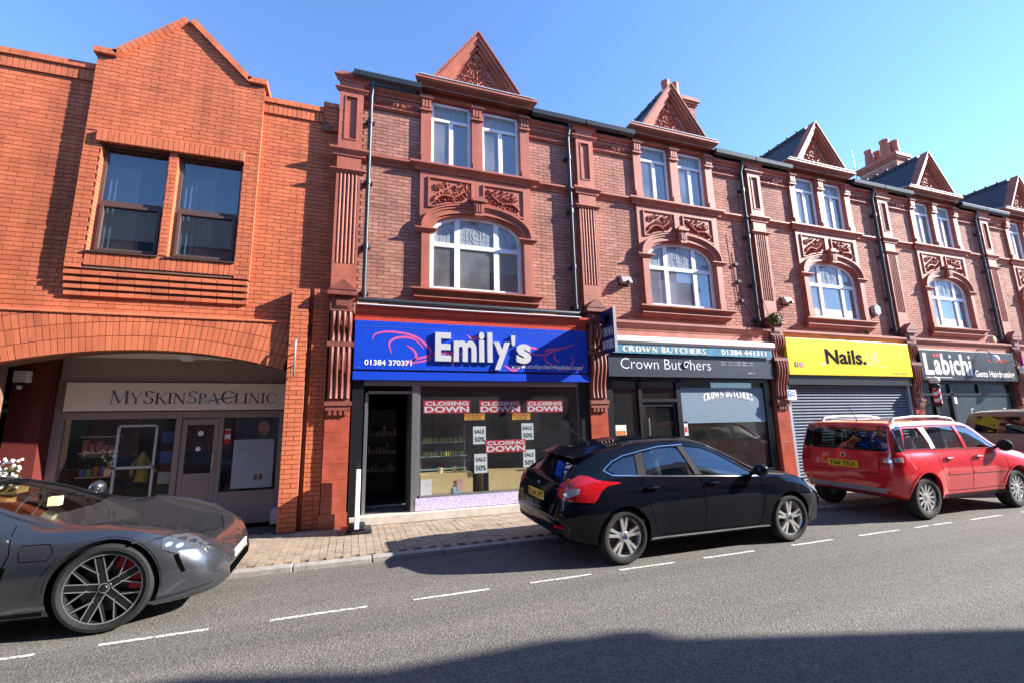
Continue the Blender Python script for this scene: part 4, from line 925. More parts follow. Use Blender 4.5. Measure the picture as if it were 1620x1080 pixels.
part('stall_riser', MB().box(1.10,4.42,8.49,8.6,.22,.43).box(1.10,1.14,8.6,9.4,.22,.43), RIS, SFR)
st = MB(); st.box(.0,4.60,8.40,8.66,PV,.21); st.box(.17,1.10,8.66,9.6,PV,.20); part('stone_step', st, STONE, SFR, bevel=.012)
part('door_mat', MB().box(.22,1.03,8.62,9.3,.20,.216), plain('dark_mat',(.05,.05,.055),.95,bump=.4), SFR)
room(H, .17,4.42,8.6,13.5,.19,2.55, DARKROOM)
# things in the window
BRED = plain('banner_red',(.62,.015,.04),.45); SHEET = plain('white_sheet',(.78,.79,.80),.5); INK = plain('black_ink',(.012,.012,.012),.9,spec=.05)
bl_ = ['red CLOSING DOWN banner at the doorway end of the upper row','red CLOSING DOWN banner in the middle of the upper row of three','red CLOSING DOWN banner at the butcher end of the upper row','red CLOSING DOWN banner hung low between the sale sheets']
for i,(x0,x1,z0,z1) in enumerate(((1.23,2.11,1.915,2.155),(2.30,3.14,1.91,2.145),(3.27,4.06,1.91,2.14),(2.41,3.23,1.16,1.395))):
    B = thing('closing_down_banner', ((x0+x1)/2,8.55,z0), bl_[i], 'banner'); part('banner_sheet', MB().box(x0,x1,8.55,8.554,z0,z1), BRED, B); h_ = z1-z0
    text('banner_text','CLOSING',x0+.03,x1-.03,z0+h_*.60,z1-h_*.09,8.548,SHEET,B,bold=.03); text('banner_text','DOWN',x0+.02,x1-.02,z0+h_*.07,z0+h_*.53,8.548,SHEET,B,bold=.03)
sl_ = ['white SALE 50% sheet just above the doorway end of the low banner','white SALE 50% sheet just below the doorway end of the low banner','white SALE 50% sheet just above the butcher end of the low banner','white SALE 50% sheet just below the butcher end of the low banner']
for i,(x0,x1,z0,z1) in enumerate(((2.17,2.42,1.33,1.66),(2.19,2.44,.80,1.15),(3.15,3.40,1.38,1.70),(3.17,3.42,.86,1.19))):
    B = thing('sale_sheet', ((x0+x1)/2,8.55,z0), sl_[i], 'poster'); part('paper', MB().box(x0,x1,8.556,8.559,z0,z1), SHEET, B); h_ = z1-z0
    text('sheet_text','SALE',x0+.025,x1-.025,z0+h_*.60,z0+h_*.82,8.553,INK,B,bold=.01); text('sheet_text','50%',x0+.03,x1-.02,z0+h_*.13,z0+h_*.40,8.553,INK,B,bold=.01)
YEL = plain('notice_yellow',(.75,.42,.03),.5); ORG_T = plain('notice_orange_ink',(.62,.09,.02),.5)
for i,(x0,x1,z0,z1) in enumerate(((2.00,2.40,1.78,1.90),(2.96,3.34,1.77,1.895))):
    B = thing('retirement_notice', ((x0+x1)/2,8.55,z0), ['yellow RETIREMENT SALE strip nearer the doorway under the red banners','yellow RETIREMENT SALE strip nearer the butcher shop under the red banners'][i], 'notice'); part('strip', MB().box(x0,x1,8.551,8.555,z0,z1), YEL, B)
    text('strip_text','RETIREMENT',x0+.01,x1-.01,z0+.065,z1-.01,8.549,ORG_T,B,bold=.02); text('strip_text','SALE',x0+.07,x1-.07,z0+.01,z0+.055,8.549,ORG_T,B,bold=.02)
TAN = plain('tan_board',(.62,.44,.20),.6,var=.08)
for i,(x0,x1) in enumerate(((1.20,2.17),(2.36,3.36))):
    B = thing('display_plinth', ((x0+x1)/2,8.75,.22), ['tan display plinth beside the doorway with mugs on it','tan display plinth with an open brown end, farther from the doorway'][i], 'plinth'); part('front_panel', MB().box(x0+(.12 if i else 0),x1,8.60,8.64,.47,.82), TAN, B); part('top_board', MB().box(x0,x1,8.64,9.1,.79,.82), TAN, B); part('end_panel', MB().box(x0,x0+.02,8.64,9.1,.47,.79), plain('chipboard_edge',(.35,.20,.09),.7) if 'chipboard_edge' not in MATS else MATS['chipboard_edge'], B)
for i,x in enumerate((1.58,1.84)): single('mug', MB().lathe([(0,0),(.04,0),(.042,.1),(.036,.1),(.034,.01)],(x,8.74,.822),'z',14).tube([(x+.04,8.74,.85),(x+.07,8.74,.86),(x+.07,8.74,.9),(x+.04,8.74,.905)],.007,6), plain('mug_cream_%d'%i,(.6,.5,.3),.3), (x,8.74,.822), ['pale mug on the tan plinth, nearer the doorway','pale mug on the tan plinth, farther from the doorway'][i], 'mug')
for i,(x0,x1,z0,z1,c,l,ct) in enumerate(((1.20,1.40,.47,.74,(.75,.70,.70),'white picture card with a faint face at the corner of the window','card'),(1.86,1.96,.5,.72,(.62,.30,.34),'pink and white price card leaning on the tan plinth','card'),(1.80,1.93,.47,.58,(.25,.55,.72),'pale blue card at the foot of the tan plinth','card'))):
    single('picture_card', MB().box(x0,x1,8.575+i*.004,8.578+i*.004,z0,z1), plain('card_%d'%i,c,.5,var=.3,scale=25), ((x0+x1)/2,8.575,z0), l, ct)
# glass shelving with small bottles
SH = thing('bottle_shelves', (1.7,9.2,.2), 'glass shelves of small yellow-capped bottles in the closing-down shop', 'shelf')
for z in (1.10,1.36,.86): part('glass_shelf', MB().box(1.25,2.15,9.0,9.25,z,z+.012), plain('green_glass_edge',(.35,.5,.45),.2) if 'green_glass_edge' not in MATS else MATS['green_glass_edge'], SH)
for x in (1.27,2.13): part('upright', MB().box(x-.01,x+.01,9.1,9.13,.8,1.7), ALU, SH)
BC = [plain('bottle_%d'%i,c,.3) for i,c in enumerate(((.55,.50,.05),(.10,.11,.08),(.35,.36,.32),(.05,.30,.10)))]
random.seed(9)
for z in (1.112,1.372):
    for i in range(17):
        x = 1.32+i*.048; single('bottle', MB().lathe([(0,0),(.017,0),(.017,.06),(.008,.075),(.008,.09),(0,.09)],(x,9.06,z),'z',8), BC[0 if i%2 else random.randrange(4)], (x,9.06,z), 'small bottle standing in a row on the glass shelves', 'bottle', 'bottles on the glass shelves')
dc = thing('display_cabinet', (.6,11.2,.2), 'dim glazed cabinet of small goods deep inside the open doorway', 'cabinet'); part('carcass', MB().box(.25,1.0,11.4,11.6,.2,2.1), plain('cabinet_grey',(.10,.09,.085),.6), dc)
for z in (.7,1.1,1.5): part('shelf', MB().box(.25,1.0,11.1,11.4,z,z+.02), MATS['green_glass_edge'], dc)
gds = MB(); random.seed(31)
for z in (.72,1.12,1.52):
    for i in range(9): gds.box(.28+i*.08,.33+i*.08,11.15,11.25,z,z+random.uniform(.05,.2))
tag(part('goods', gds, plain('assorted_goods',(.40,.34,.28),.4,var=.7,scale=12), dc), kind='stuff')
cas = thing('counter_case', (3.0,10.4,.2), 'dark glazed counter at the back of the closing-down shop', 'counter'); part('base', MB().box(1.4,4.1,10.3,10.9,.2,.9), BLACKF, cas); part('glass_top', MB().box(1.4,4.1,10.3,10.9,.9,1.15), SHOPGLASS, cas)
# pavement sign seen edge-on beside the doorway
PS = thing('pavement_sign', (.12,8.0,PV), 'black pavement swing sign turned edge-on with a white rim beside the pilaster', 'sign')
b = MB(); b.box(-.12,.36,7.80,8.30,PV,PV+.05); b.box(-.02,.26,7.83,8.27,PV+.05,PV+.11); part('rubber_base', b, plain('black_rubber',(.02,.02,.022),.35), PS, bevel=.03)
pn = [(7.78,.16),(8.28,.16),(8.28,1.02),(8.24,1.10),(8.16,1.13),(7.90,1.13),(7.82,1.10),(7.78,1.02)]
def plate(x0,x1,poly): n=len(poly); return MB().add([(x0,p[0],p[1]) for p in poly]+[(x1,p[0],p[1]) for p in poly],[tuple(range(n)),tuple(range(2*n-1,n-1,-1))]+[(i,i+n,(i+1)%n+n,(i+1)%n) for i in range(n)])
part('panel', plate(.10,.14,pn), BLACKF, PS, recalc=True); part('rim', MB().box(.085,.155,7.755,7.782,.15,1.04), plain('white_rim',(.78,.78,.78),.4), PS, bevel=.008)
part('spring_foot', MB().tube([(.12,7.95,PV+.1),(.12,7.95,.2)],.02,8).tube([(.12,8.12,PV+.1),(.12,8.12,.2)],.02,8), IRON, PS)

# ---- house 1: butcher's
H = HOUSES[1]; o = PITCH
NAVY = plain('charcoal_sign',(.035,.042,.065),.35); 
SG = thing('shop_sign', (7.45,8.36,2.6), 'charcoal sign lettered Crown Butchers in thin white letters under the awning', 'sign')
part('sign_panel', MB().box(5.06,9.62,8.34,8.44,2.63,3.12), NAVY, SG, bevel=.004)
yy = 8.337
text('lettering','Crown But',5.36,6.93,2.80,3.03,yy,WHT,SG,bold=-.012); text('lettering','hers',7.17,7.75,2.80,3.03,yy,WHT,SG,bold=-.012)
sp = MB(); sp.tube([(7.05+(.10-.006*i)*math.cos(i*.5),yy-.012,2.895+(.10-.006*i)*math.sin(i*.5)) for i in range(1,15)], .014, 6); part('spiral_emblem', sp, WHT, SG)
marks('small_print',8.05,9.05,2.985,3.02,yy,LEAD,SG,28); marks('small_print',8.05,9.05,2.925,2.96,yy,LEAD,SG,28); marks('small_print',8.85,9.05,2.74,2.77,yy,WHT,SG,8)
AW = thing('awning', (7.45,8.2,3.2), 'folded shop awning in a white cassette with a faded blue lettered valance', 'awning')
cs = MB(); cs.sweepx([(8.42,3.52),(8.28,3.50),(8.24,3.45),(8.24,3.38),(8.28,3.33),(8.42,3.33)], 5.20, 9.68); part('cassette', cs, plain('cream_awning_box',(.72,.71,.68),.4,var=.08), AW)
part('valance', MB().box(5.16,9.60,8.285,8.295,3.13,3.33), plain('faded_blue_canvas',(.06,.22,.33),.8,var=.5,scale=5), AW)
CRM = plain('cream_lettering',(.72,.68,.55),.7,var=.15)
part('valance_text', serif(MB(),'CROWN BUTCHERS',5.38,7.62,3.16,3.29,8.283,None,1.6), CRM, AW); text('valance_text','01384 441311',8.05,9.42,3.165,3.29,8.283,CRM,AW,bold=.03)
f = MB()
for a,b_,c,d in ((5.06,5.22,PV,2.63),(9.45,9.62,PV,2.63),(5.86,5.95,PV,2.60),(6.86,6.98,PV,2.60),(5.95,6.86,2.10,2.17),(5.22,9.45,2.55,2.63),(6.98,9.45,PV,.55),(5.22,5.86,PV,.55)): f.box(a,b_,8.5,8.6,c,d)
SFR = part('shopfront', f, BLACKF, H)
dr = MB()
for a,b_,c,d in ((5.96,6.03,.1,2.09),(6.78,6.85,.1,2.09),(6.03,6.78,2.0,2.09),(6.03,6.78,.1,.35)): dr.box(a,b_,8.54,8.58,c,d)
DR = part('door', dr, BLACKF, SFR); part('door_pane', MB().box(6.03,6.78,8.558,8.563,.35,2.0), SHOPGLASS, DR); part('pull_bar', MB().tube([(6.08,8.50,.75),(6.08,8.50,1.75)],.014,8), ALU, DR)
for a,b_,c,d in ((5.22,5.86,.55,2.55),(6.98,9.45,.55,2.55),(5.95,6.86,2.17,2.55)): part('pane', MB().box(a,b_,8.545,8.551,c,d), SHOPGLASS, SFR)
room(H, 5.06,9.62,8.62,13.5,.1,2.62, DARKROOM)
bd = thing('window_blind', (8.2,8.5,1.66), 'grey-blue window blind lettered CROWN BUTCHERS in arched white letters', 'blind')
part('blind_sheet', MB().box(7.0,9.44,8.535,8.541,1.62,2.42), plain('grey_blue_vinyl',(.16,.23,.30),.45,var=.08), bd)
part('blind_text', serif(MB(),'CROWN BUTCHERS',7.62,9.1,2.10,2.28,8.530,None,2.0,0.,.10), WHT, bd)
cn = thing('meat_counter', (8.0,9.3,.1), 'chilled meat counter behind the butcher window', 'counter'); part('counter_base', MB().box(7.0,9.4,9.2,9.9,.1,.85), plain('steel_counter',(.35,.35,.36),.35,metal=.5), cn); part('counter_glass', MB().box(7.0,9.4,9.2,9.22,.85,1.25), SHOPGLASS, cn)
random.seed(4)
for i in range(9): single('meat_tray', MB().ball((7.2+i*.25,9.45,.93),.10,.14,.05,10,6), plain('meat_%d'%(i%3),((.35,.06,.05),(.45,.16,.12),(.30,.10,.07))[i%3],.5) if 'meat_%d'%(i%3) not in MATS else MATS['meat_%d'%(i%3)], (7.2+i*.25,9.45,.88), 'cut of meat laid out in the chilled counter', 'meat', 'meat in the counter', smooth=60)
for i,(x0,x1,z0,z1,c,l) in enumerate(((5.26,5.52,1.0,1.62,(.70,.68,.62),'pale menu poster with orange pictures in the narrow butcher window'),(5.60,5.80,1.0,1.35,(.55,.62,.66),'small pale notice low in the narrow butcher window'),(7.02,7.12,1.35,1.66,(.7,.6,.6),'slim red and white sticker beside the butcher door'))):
    B = thing('window_notice', ((x0+x1)/2,8.53,z0), l, 'notice'); part('paper', MB().box(x0,x1,8.535,8.539,z0,z1), plain('notice_p%d'%i,c,.5), B)
    if i != 1: part('picture', MB().box(x0+.02,x1-.02,8.531,8.534,z0+.25*(z1-z0),z1-.12), plain('notice_pic%d'%i,((.55,.18,.03),0,(.6,.03,.03))[i] if i!=1 else (.5,.5,.5),.5,var=.6,scale=20), B)
# projecting blade sign on the pilaster between the blue shop and the butcher's
BS = thing('projecting_sign', (4.93,8.42,3.1), 'navy projecting sign with a crown and CROWN BUTCHERS on the pilaster bracket', 'sign')
DNV = plain('blade_navy',(.012,.018,.10),.35)
bx = MB(); bx.box(4.915,4.955,7.80,8.30,3.08,3.98); part('blade', bx, DNV, BS, bevel=.004)
part('edge_trim', MB().box(4.905,4.965,7.788,7.80,3.07,3.99), plain('blade_edge',(.32,.32,.34),.5), BS); part('fixing', MB().box(4.92,4.95,8.30,8.44,3.25,3.30).box(4.92,4.95,8.30,8.44,3.75,3.80), IRON, BS)
def side_text(body, y0, y1, z0, z1, x, mat, par, fn):
    mb = MB(); fn(mb); me = mb.mesh('t')            # built in (x,z) facing -y, turned to face -x: local x -> -y direction
    bm = MB(); bm.add([(x, y0-(v.co.x), v.co.z) for v in me.vertices], [tuple(p.vertices) for p in me.polygons]); part(body, bm, mat, par)
SIL = plain('blade_silver',(.66,.66,.70),.4)
side_text('blade_text',0,0,0,0,4.912,SIL,BS,lambda mb: serif(mb,'CROWN',-8.24,-7.84,3.42,3.60,0,None,1.3))
side_text('blade_text',0,0,0,0,4.912,SIL,BS,lambda mb: serif(mb,'BUTCHERS',-8.26,-7.83,3.16,3.34,0,None,1.6))
def crown(mb):
    mb.prism([(-8.14,3.70),(-7.96,3.70),(-7.93,3.88),(-7.98,3.80),(-8.0,3.91),(-8.05,3.81),(-8.10,3.91),(-8.12,3.80),(-8.17,3.88)], 0, .001); mb.box(-8.14,-7.96,0,.001,3.665,3.69)
side_text('crown_emblem',0,0,0,0,4.911,plain('blade_gold',(.5,.36,.16),.4),BS,crown)

# ---- house 2: nail bar, shutter down
H = HOUSES[2]
SG = thing('shop_sign', (12.5,8.3,2.75), 'bright yellow sign lettered Nails UK over the closed shutter', 'sign')
YLW = plain('sign_yellow',(.82,.60,.0),.35); part('sign_panel', MB().box(10.12,14.72,8.30,8.42,2.74,3.66), YLW, SG, bevel=.004)
yy = 8.297; text('lettering','Nails.',11.42,12.92,3.03,3.42,yy,INK,SG,bold=.03)
PALE = plain('sign_pale_yellow',(.82,.76,.50),.4); ribbon_j = MB(); ribbon(ribbon_j,[(11.40,3.36),(11.42,3.10),(11.32,3.0),(11.2,3.04),(11.18,3.12)],.03,yy); part('flourish_j', ribbon_j, PALE, SG); text('lettering','UK',12.95,13.45,3.02,3.38,yy,PALE,SG,shear=.15,bold=-.02)
part('underline', ribbon(MB(),[(13.4,3.05),(13.55,2.98),(13.75,3.01)],.02,yy), PALE, SG)
marks('telephone_number',13.9,14.55,2.80,2.86,yy,plain('sign_ochre',(.55,.33,.02),.5),SG,12)
for i,c in enumerate(((.05,.05,.06),(.55,.10,.28))): part('social_icon', MB().box(10.32+i*.17,10.44+i*.17,yy-.001,yy+.001,2.93,3.05), plain('icon_%d'%i,c,.4), SG)
for i,ch in enumerate('fo'): text('icon_glyph',ch,10.355+i*.17,10.405+i*.17,2.945,3.035,yy-.003,WHT,SG)
SHM = plain('galvanised_shutter',(.165,.19,.245),.7,spec=.2,var=.12,scale=3)
sb = MB(); sb.box(10.12,14.72,8.36,8.62,2.50,2.74); part('shutter_housing', sb, BLACKF, H)
for a_ in (10.12,14.64): part('guide_rail', MB().box(a_,a_+.08,8.44,8.56,PV,2.50), MATS.get('galvanised_rail') or plain('galvanised_rail',(.40,.42,.46),.45,metal=.4), H)
sc = part('shutter', MB().box(10.20,14.64,8.53,8.56,PV,2.50), plain('shutter_backing',(.06,.065,.08),.6), H)
pr = [(8.535,0),(8.515,.006),(8.497,.02),(8.493,.034),(8.50,.048),(8.52,.060),(8.535,.062)]
me = MB().sweepx([(a-8.5,z) for a,z in pr], -2.215, 2.215).mesh('slat'); me.materials.append(SHM)
for i in range(32):
    o_ = bpy.data.objects.new('slat', me); o_.location = Vector((12.42,8.5,PV+.04+i*.0755))-ORG[H]; link(o_, sc)
PK = thing('parking_notice', (10.0,8.3,2.2), 'small blue and white parking notice fixed beside the shutter', 'sign'); part('plate', MB().box(9.93,10.22,8.28,8.29,2.12,2.36), UPVC, PK); part('blue_square', MB().box(9.95,10.05,8.277,8.28,2.2,2.34), plain('parking_blue',(.03,.15,.55),.4), PK); text('letter','P',9.975,10.025,2.22,2.32,8.275,WHT,PK,bold=.03)
marks('small_print',10.07,10.2,2.28,2.31,8.278,INK,PK,10); marks('small_print',10.07,10.18,2.22,2.25,8.278,INK,PK,9)

# ---- house 3: barber
H = HOUSES[3]
SG = thing('shop_sign', (17.45,8.3,2.7), 'black sign lettered Labichi Gents Hairdressing with red dots over the barber shop', 'sign')
part('sign_panel', MB().box(15.20,19.78,8.32,8.44,2.66,3.54), plain('sign_black',(.014,.016,.022),.35), SG, bevel=.004)
yy = 8.316; CW = plain('sign_cream',(.80,.74,.68),.4); RDD = plain('sign_red',(.65,.03,.03),.4)
for c,x0,x1,z1 in (('L',15.32,15.72,3.44),('a',15.76,16.06,3.26),('b',16.10,16.44,3.44),('\u0131',16.49,16.60,3.25),('c',16.64,16.94,3.26),('h',16.98,17.34,3.44),('\u0131',17.39,17.50,3.25)): text('letter',c,x0,x1,2.82,z1,yy,CW,SG,bold=.035)
for x in (16.545,17.445): part('dot', MB().lathe([(0,0),(.05,0)],(x,yy,3.36),'y',14), CW, SG)
for x in (15.84,15.99): part('red_dot', MB().lathe([(0,0),(.06,0)],(x,yy,3.38),'y',14), RDD, SG)
part('underline', MB().box(15.32,16.5,yy-.001,yy,2.73,2.75), CW, SG)
text('lettering','Gents Hairdressing',17.62,19.62,2.72,2.98,yy,CW,SG,bold=.02); marks('telephone_number',18.4,19.6,3.24,3.36,yy,RDD,SG,12)
f = MB()
for a,b_,c,d in ((15.2,15.34,PV,2.66),(19.62,19.78,PV,2.66),(15.84,15.96,PV,2.6),(16.62,16.74,PV,2.6),(15.34,19.62,2.24,2.30),(15.34,19.62,2.58,2.66),(16.74,19.62,PV,.45),(18.0,18.05,2.30,2.58)): f.box(a,b_,8.5,8.6,c,d)
SFR = part('shopfront', f, BLACKF, H)
part('door', MB().box(15.97,16.03,8.53,8.57,.1,2.23).box(16.55,16.61,8.53,8.57,.1,2.23).box(16.03,16.55,8.53,8.57,.1,.3).box(16.03,16.55,8.53,8.57,2.15,2.23), BLACKF, SFR)
for a,b_,c,d in ((15.34,15.84,.1,2.24),(16.03,16.55,.3,2.15),(16.74,19.62,.45,2.24),(15.34,19.62,2.3,2.58)): part('pane', MB().box(a,b_,8.545,8.551,c,d), SHOPGLASS, SFR)
room(H, 15.2,19.78,8.62,13.5,.1,2.65, DARKROOM)
WT = thing('window_lettering', (18.2,8.53,1.2), 'white APPOINTMENTS & WALK-IN\'S AVAILABLE lettering on the dark barber window', 'sign')
part('window_film', MB().box(16.76,19.60,8.536,8.540,.5,2.22), plain('grey_film',(.05,.065,.075),.3,var=.2,scale=2), WT); text('vinyl_letters','APPOINTMENTS',17.75,18.95,1.62,1.76,8.533,SHEET,WT,bold=.01); text('vinyl_letters',"& WALK-IN'S AVAILABLE",17.6,19.15,1.40,1.54,8.533,SHEET,WT,bold=.01)
cr_ = MB()
for sx,x in ((1,17.52),(-1,19.25)):
    for sz,z in ((-1,1.84),(1,1.24)): cr_.box(min(x,x+sx*.12),max(x,x+sx*.12),8.532,8.534,z-.01,z+.01); cr_.box(x-.012,x+.012,8.532,8.534,min(z,z+sz*.14),max(z,z+sz*.14))
tag(part('corner_marks', cr_, SHEET, WT), kind='stuff')
single('door_notice', MB().box(16.78,16.92,8.53,8.534,2.0,2.2), SHEET, (16.85,8.53,2.0), 'small white notice at the top corner of the barber window', 'notice')
BP = thing('barber_pole', (15.33,8.15,1.95), 'red and white striped barber pole with a globe beside the barber door', 'barber pole')
m, t, b_ = new_mat('barber_stripes'); tc = N(t,'ShaderNodeTexCoord'); sx = N(t,'ShaderNodeSeparateXYZ'); t.links.new(tc.outputs['Object'], sx.inputs[0])
a1 = N(t,'ShaderNodeMath',operation='MULTIPLY'); a1.inputs[1].default_value=-1.2; t.links.new(sx.outputs[0],a1.inputs[0]); a2 = N(t,'ShaderNodeMath',operation='ADD'); t.links.new(a1.outputs[0],a2.inputs[0]); t.links.new(sx.outputs[2],a2.inputs[1])
a3 = N(t,'ShaderNodeMath',operation='MULTIPLY'); a3.inputs[1].default_value=5.5; t.links.new(a2.outputs[0],a3.inputs[0]); a4 = N(t,'ShaderNodeMath',operation='FRACT'); t.links.new(a3.outputs[0],a4.inputs[0])
cr = N(t,'ShaderNodeValToRGB'); cr.color_ramp.interpolation='CONSTANT'; e=cr.color_ramp.elements; e[0].color=(.8,.78,.76,1); e[1].position=.5; e[1].color=(.6,.03,.03,1); t.links.new(a4.outputs[0],cr.inputs[0]); t.links.new(cr.outputs[0],b_.inputs['Base Color']); b_.inputs['Roughness'].default_value=.2
part('striped_cylinder', MB().lathe([(.085,2.0),(.085,2.42)],(15.33,8.15,0),'z',18), m, BP, smooth=40)
part('caps', MB().lathe([(0,1.90),(.05,1.91),(.10,1.96),(.10,2.0),(.085,2.0)],(15.33,8.15,0),'z',18).lathe([(.085,2.42),(.105,2.42),(.105,2.50),(.06,2.54)],(15.33,8.15,0),'z',18), BLACKF, BP, smooth=40)
part('globe', MB().ball((15.33,8.15,2.64),.12,.12,.10,16,10), plain('opal_globe',(.78,.74,.65),.3), BP, smooth=60); part('wall_arm', MB().tube([(15.33,8.2,1.97),(15.33,8.42,1.97)],.02,8), IRON, BP)
# ---- house 4, mostly out of frame
H = HOUSES[4]
SG = thing('shop_sign', (22.6,8.33,2.6), 'magenta sign panel at the far end of the row', 'sign'); part('sign_panel', MB().box(20.25,24.85,8.32,8.44,2.6,3.5), plain('sign_magenta',(.55,.05,.30),.4), SG); part('panel_trim', MB().box(20.25,24.85,8.31,8.32,2.6,2.66), UPVC, SG)
f = MB(); f.box(20.25,24.85,8.55,8.6,PV,2.6); part('shopfront', f, plain('dark_shopfront',(.02,.02,.024),.2), H)

# ---- blinds and curtains seen upstairs
LIL = plain('lilac_blind',(.45,.38,.62),.8)
part('roller_blind', MB().box(6.45,7.0,8.70,8.71,4.36,5.25), LIL, HOUSES[1]); part('roller_blind', MB().box(7.02,7.75,8.72,8.73,4.36,5.25), LIL, HOUSES[1])
part('net_curtain', MB().box(17.1,17.75,8.72,8.73,4.36,5.2), CURTAIN, HOUSES[3])
# ---- alarm boxes, floodlights, cables, plants on the walls
def wallbox(x,z,label,cat,w=.26,h=.17,d=.17,mat=None,name='floodlight'):
    T = thing(name, (x,YW,z), label, cat)
    v = [(x-w/2,YW-d,z),(x+w/2,YW-d,z),(x+w/2,YW,z),(x-w/2,YW,z),(x-w/2,YW-d*.55,z+h),(x+w/2,YW-d*.55,z+h),(x+w/2,YW,z+h),(x-w/2,YW,z+h)]
    part('housing', MB().add(v,[(0,3,2,1),(4,5,6,7),(0,1,5,4),(1,2,6,5),(2,3,7,6),(3,0,4,7)]), mat or plain('weathered_box',(.34,.27,.25),.6,var=.3), T, bevel=.01)
    part('sensor', MB().ball((x,YW-d-.01,z+.02),.035,.035,.035), BLACKF, T, smooth=60); part('wall_plate', MB().box(x-w/2-.02,x+w/2+.02,YW-.02,YW+.005,z-.03,z+h+.02), IRON, T)
wallbox(5.72,4.74,'weathered floodlight box beside the lilac-blind window','light'); wallbox(10.58,4.60,'weathered floodlight box beside the yellow-sign window','light')
AL = thing('alarm_box', (13.95,YW,4.5), 'grey hexagonal alarm box beside the arched window over the yellow sign', 'alarm box')
hx = [(13.95+.15*math.cos(R(90+60*i)),4.62+.17*math.sin(R(90+60*i))) for i in range(6)]; part('cover', MB().prism(hx,YW-.12,YW), plain('alarm_grey',(.30,.33,.38),.4), AL, bevel=.01); part('back_plate', MB().prism([(13.95+(p[0]-13.95)*1.08,4.62+(p[1]-4.62)*1.08) for p in hx],YW-.02,YW+.005), IRON, AL)
A2 = thing('alarm_bell', (19.3,YW,4.0), 'round tan alarm bell above the end of the black barber sign', 'alarm box'); part('bell', MB().lathe([(0,-.11),(.10,-.10),(.15,-.03),(.15,0)],(19.3,YW,4.0),'y',18), plain('bell_tan',(.50,.36,.22),.4), A2, smooth=40, recalc=True); part('back_plate', MB().lathe([(0,-.012),(.17,-.012),(.17,0)],(19.3,YW,4.0),'y',18), UPVC, A2)
for i,(x,z) in enumerate(((18.15,3.30),(19.55,2.98))):
    L = thing('sign_spotlight', (x,8.1,z), ['round spotlight on an arm in front of the middle of the black sign','round spotlight on an arm at the far end of the black sign'][i], 'light'); part('lamp_head', MB().ball((x,8.05,z),.13,.10,.12,14,8), UPVC, L, smooth=60); part('arm', MB().tube([(x,8.06,z+.05),(x,8.2,z+.3),(x,8.42,z+.33)],.015,8), IRON, L)
cb = MB()
for x,z in ((9.05,5.5),(9.08,5.05),(9.12,4.55)): cb.box(x-.05,x+.05,YW-.06,YW,z,z+.07)
cb.tube([(9.05,YW-.03,5.9),(9.06,YW-.03,5.2),(9.12,YW-.03,4.6),(9.35,YW-.05,4.2),(9.45,8.44,3.95)],.008,5); tag(single('wall_cable', cb, IRON, (9.1,YW,4.2), 'thin cable with clips on the brick beside the lilac-blind window', 'cable'))
w2 = MB().tube([(9.0,YW-.05,6.4),(9.25,YW-.12,5.6),(9.5,8.36,4.9),(9.75,8.36,4.2)],.006,5); single('loose_cable', w2, IRON, (9.4,YW,4.2), 'loose thin cable looping past the rain pipe above the butcher shop', 'cable')
GREEN = brick_mat('weed_leaf', [(.045,.085,.02),(.09,.14,.035),(.06,.10,.03),(.13,.16,.05)], .6, .2)
def plant(x,y,z,n,r,label,cat='plant',flowers=0,leafL=.09):
    T = thing('wall_plant', (x,y,z), label, cat); mb = MB(); random.seed(int(x*100)&1023)
    stm = MB()
    for i in range(9):
        a = random.uniform(0,6.28); stm.tube([(x,y,z),(x+.4*r*math.cos(a),y+.3*r*math.sin(a)-.03,z+r*.5),(x+r*math.cos(a),y+.5*r*math.sin(a)-.08,z+r*random.uniform(.2,.9))],.005,4)
    part('stems', stm, plain('twig',(.12,.09,.04),.8) if 'twig' not in MATS else MATS['twig'], T)
    for i in range(n):
        u = Vector((random.gauss(0,1),random.gauss(0,1),random.gauss(0,1))).normalized()*r*random.uniform(.3,1)
        c = Vector((x+u.x,y-.06+u.y*.6,z+r*.45+u.z*.7)); d = Vector((random.gauss(0,1),random.gauss(0,1),random.gauss(0,.7))).normalized(); q = d.cross(Vector((0,0,1))).normalized()
        L = leafL*random.uniform(.6,1.2); mb.tint = random.random(); mb.add([c,c+d*L*.5+q*L*.22,c+d*L,c+d*L*.5-q*L*.22],[(0,1,2,3)])
    tag(part('leaves', mb, GREEN, T, tint=True), kind='stuff')
    if flowers:
        fm = MB()
        for i in range(flowers):
            u = Vector((random.uniform(-1,1)*r,-.1-random.random()*.1,random.uniform(-.6,.9)*r)); fm.ball((x+u.x,y+u.y,z+r*.45+u.z),.02,.02,.02,6,4)
        tag(part('flowers', fm, plain('white_flower',(.8,.8,.76),.6), T), kind='stuff')
    return T
plant(9.72,8.25,3.98,260,.24,'leafy weed growing on the bracket beside the butcher awning')
plant(13.25,8.42,3.90,40,.1,'small tuft of weeds on the ledge above the yellow sign')
PL = plant(-4.55,8.45,1.02,500,.26,'hanging planter of white flowers and ivy at the edge of the clinic recess','planter',160,.08)
part('trough', MB().box(-5.1,-4.30,8.35,8.6,.90,1.04), plain('planter_wood',(.40,.20,.06),.7,var=.3), PL); part('support', MB().box(-5.0,-4.93,8.38,8.58,PV,.90).box(-4.48,-4.41,8.38,8.58,PV,.90), MATS['planter_wood'], PL)
AE = thing('tv_aerial', (19.95,11.9,11.7), 'thin television aerial on the chimney with four pots', 'aerial'); part('mast', MB().tube([(19.9,11.95,11.4),(19.85,11.95,12.95)],.014,6), IRON, AE); part('rods', MB().tube([(19.78,11.8,11.9),(19.98,12.1,11.95)],.01,5).tube([(19.8,11.85,12.05),(19.95,12.05,12.08)],.01,5), IRON, AE)

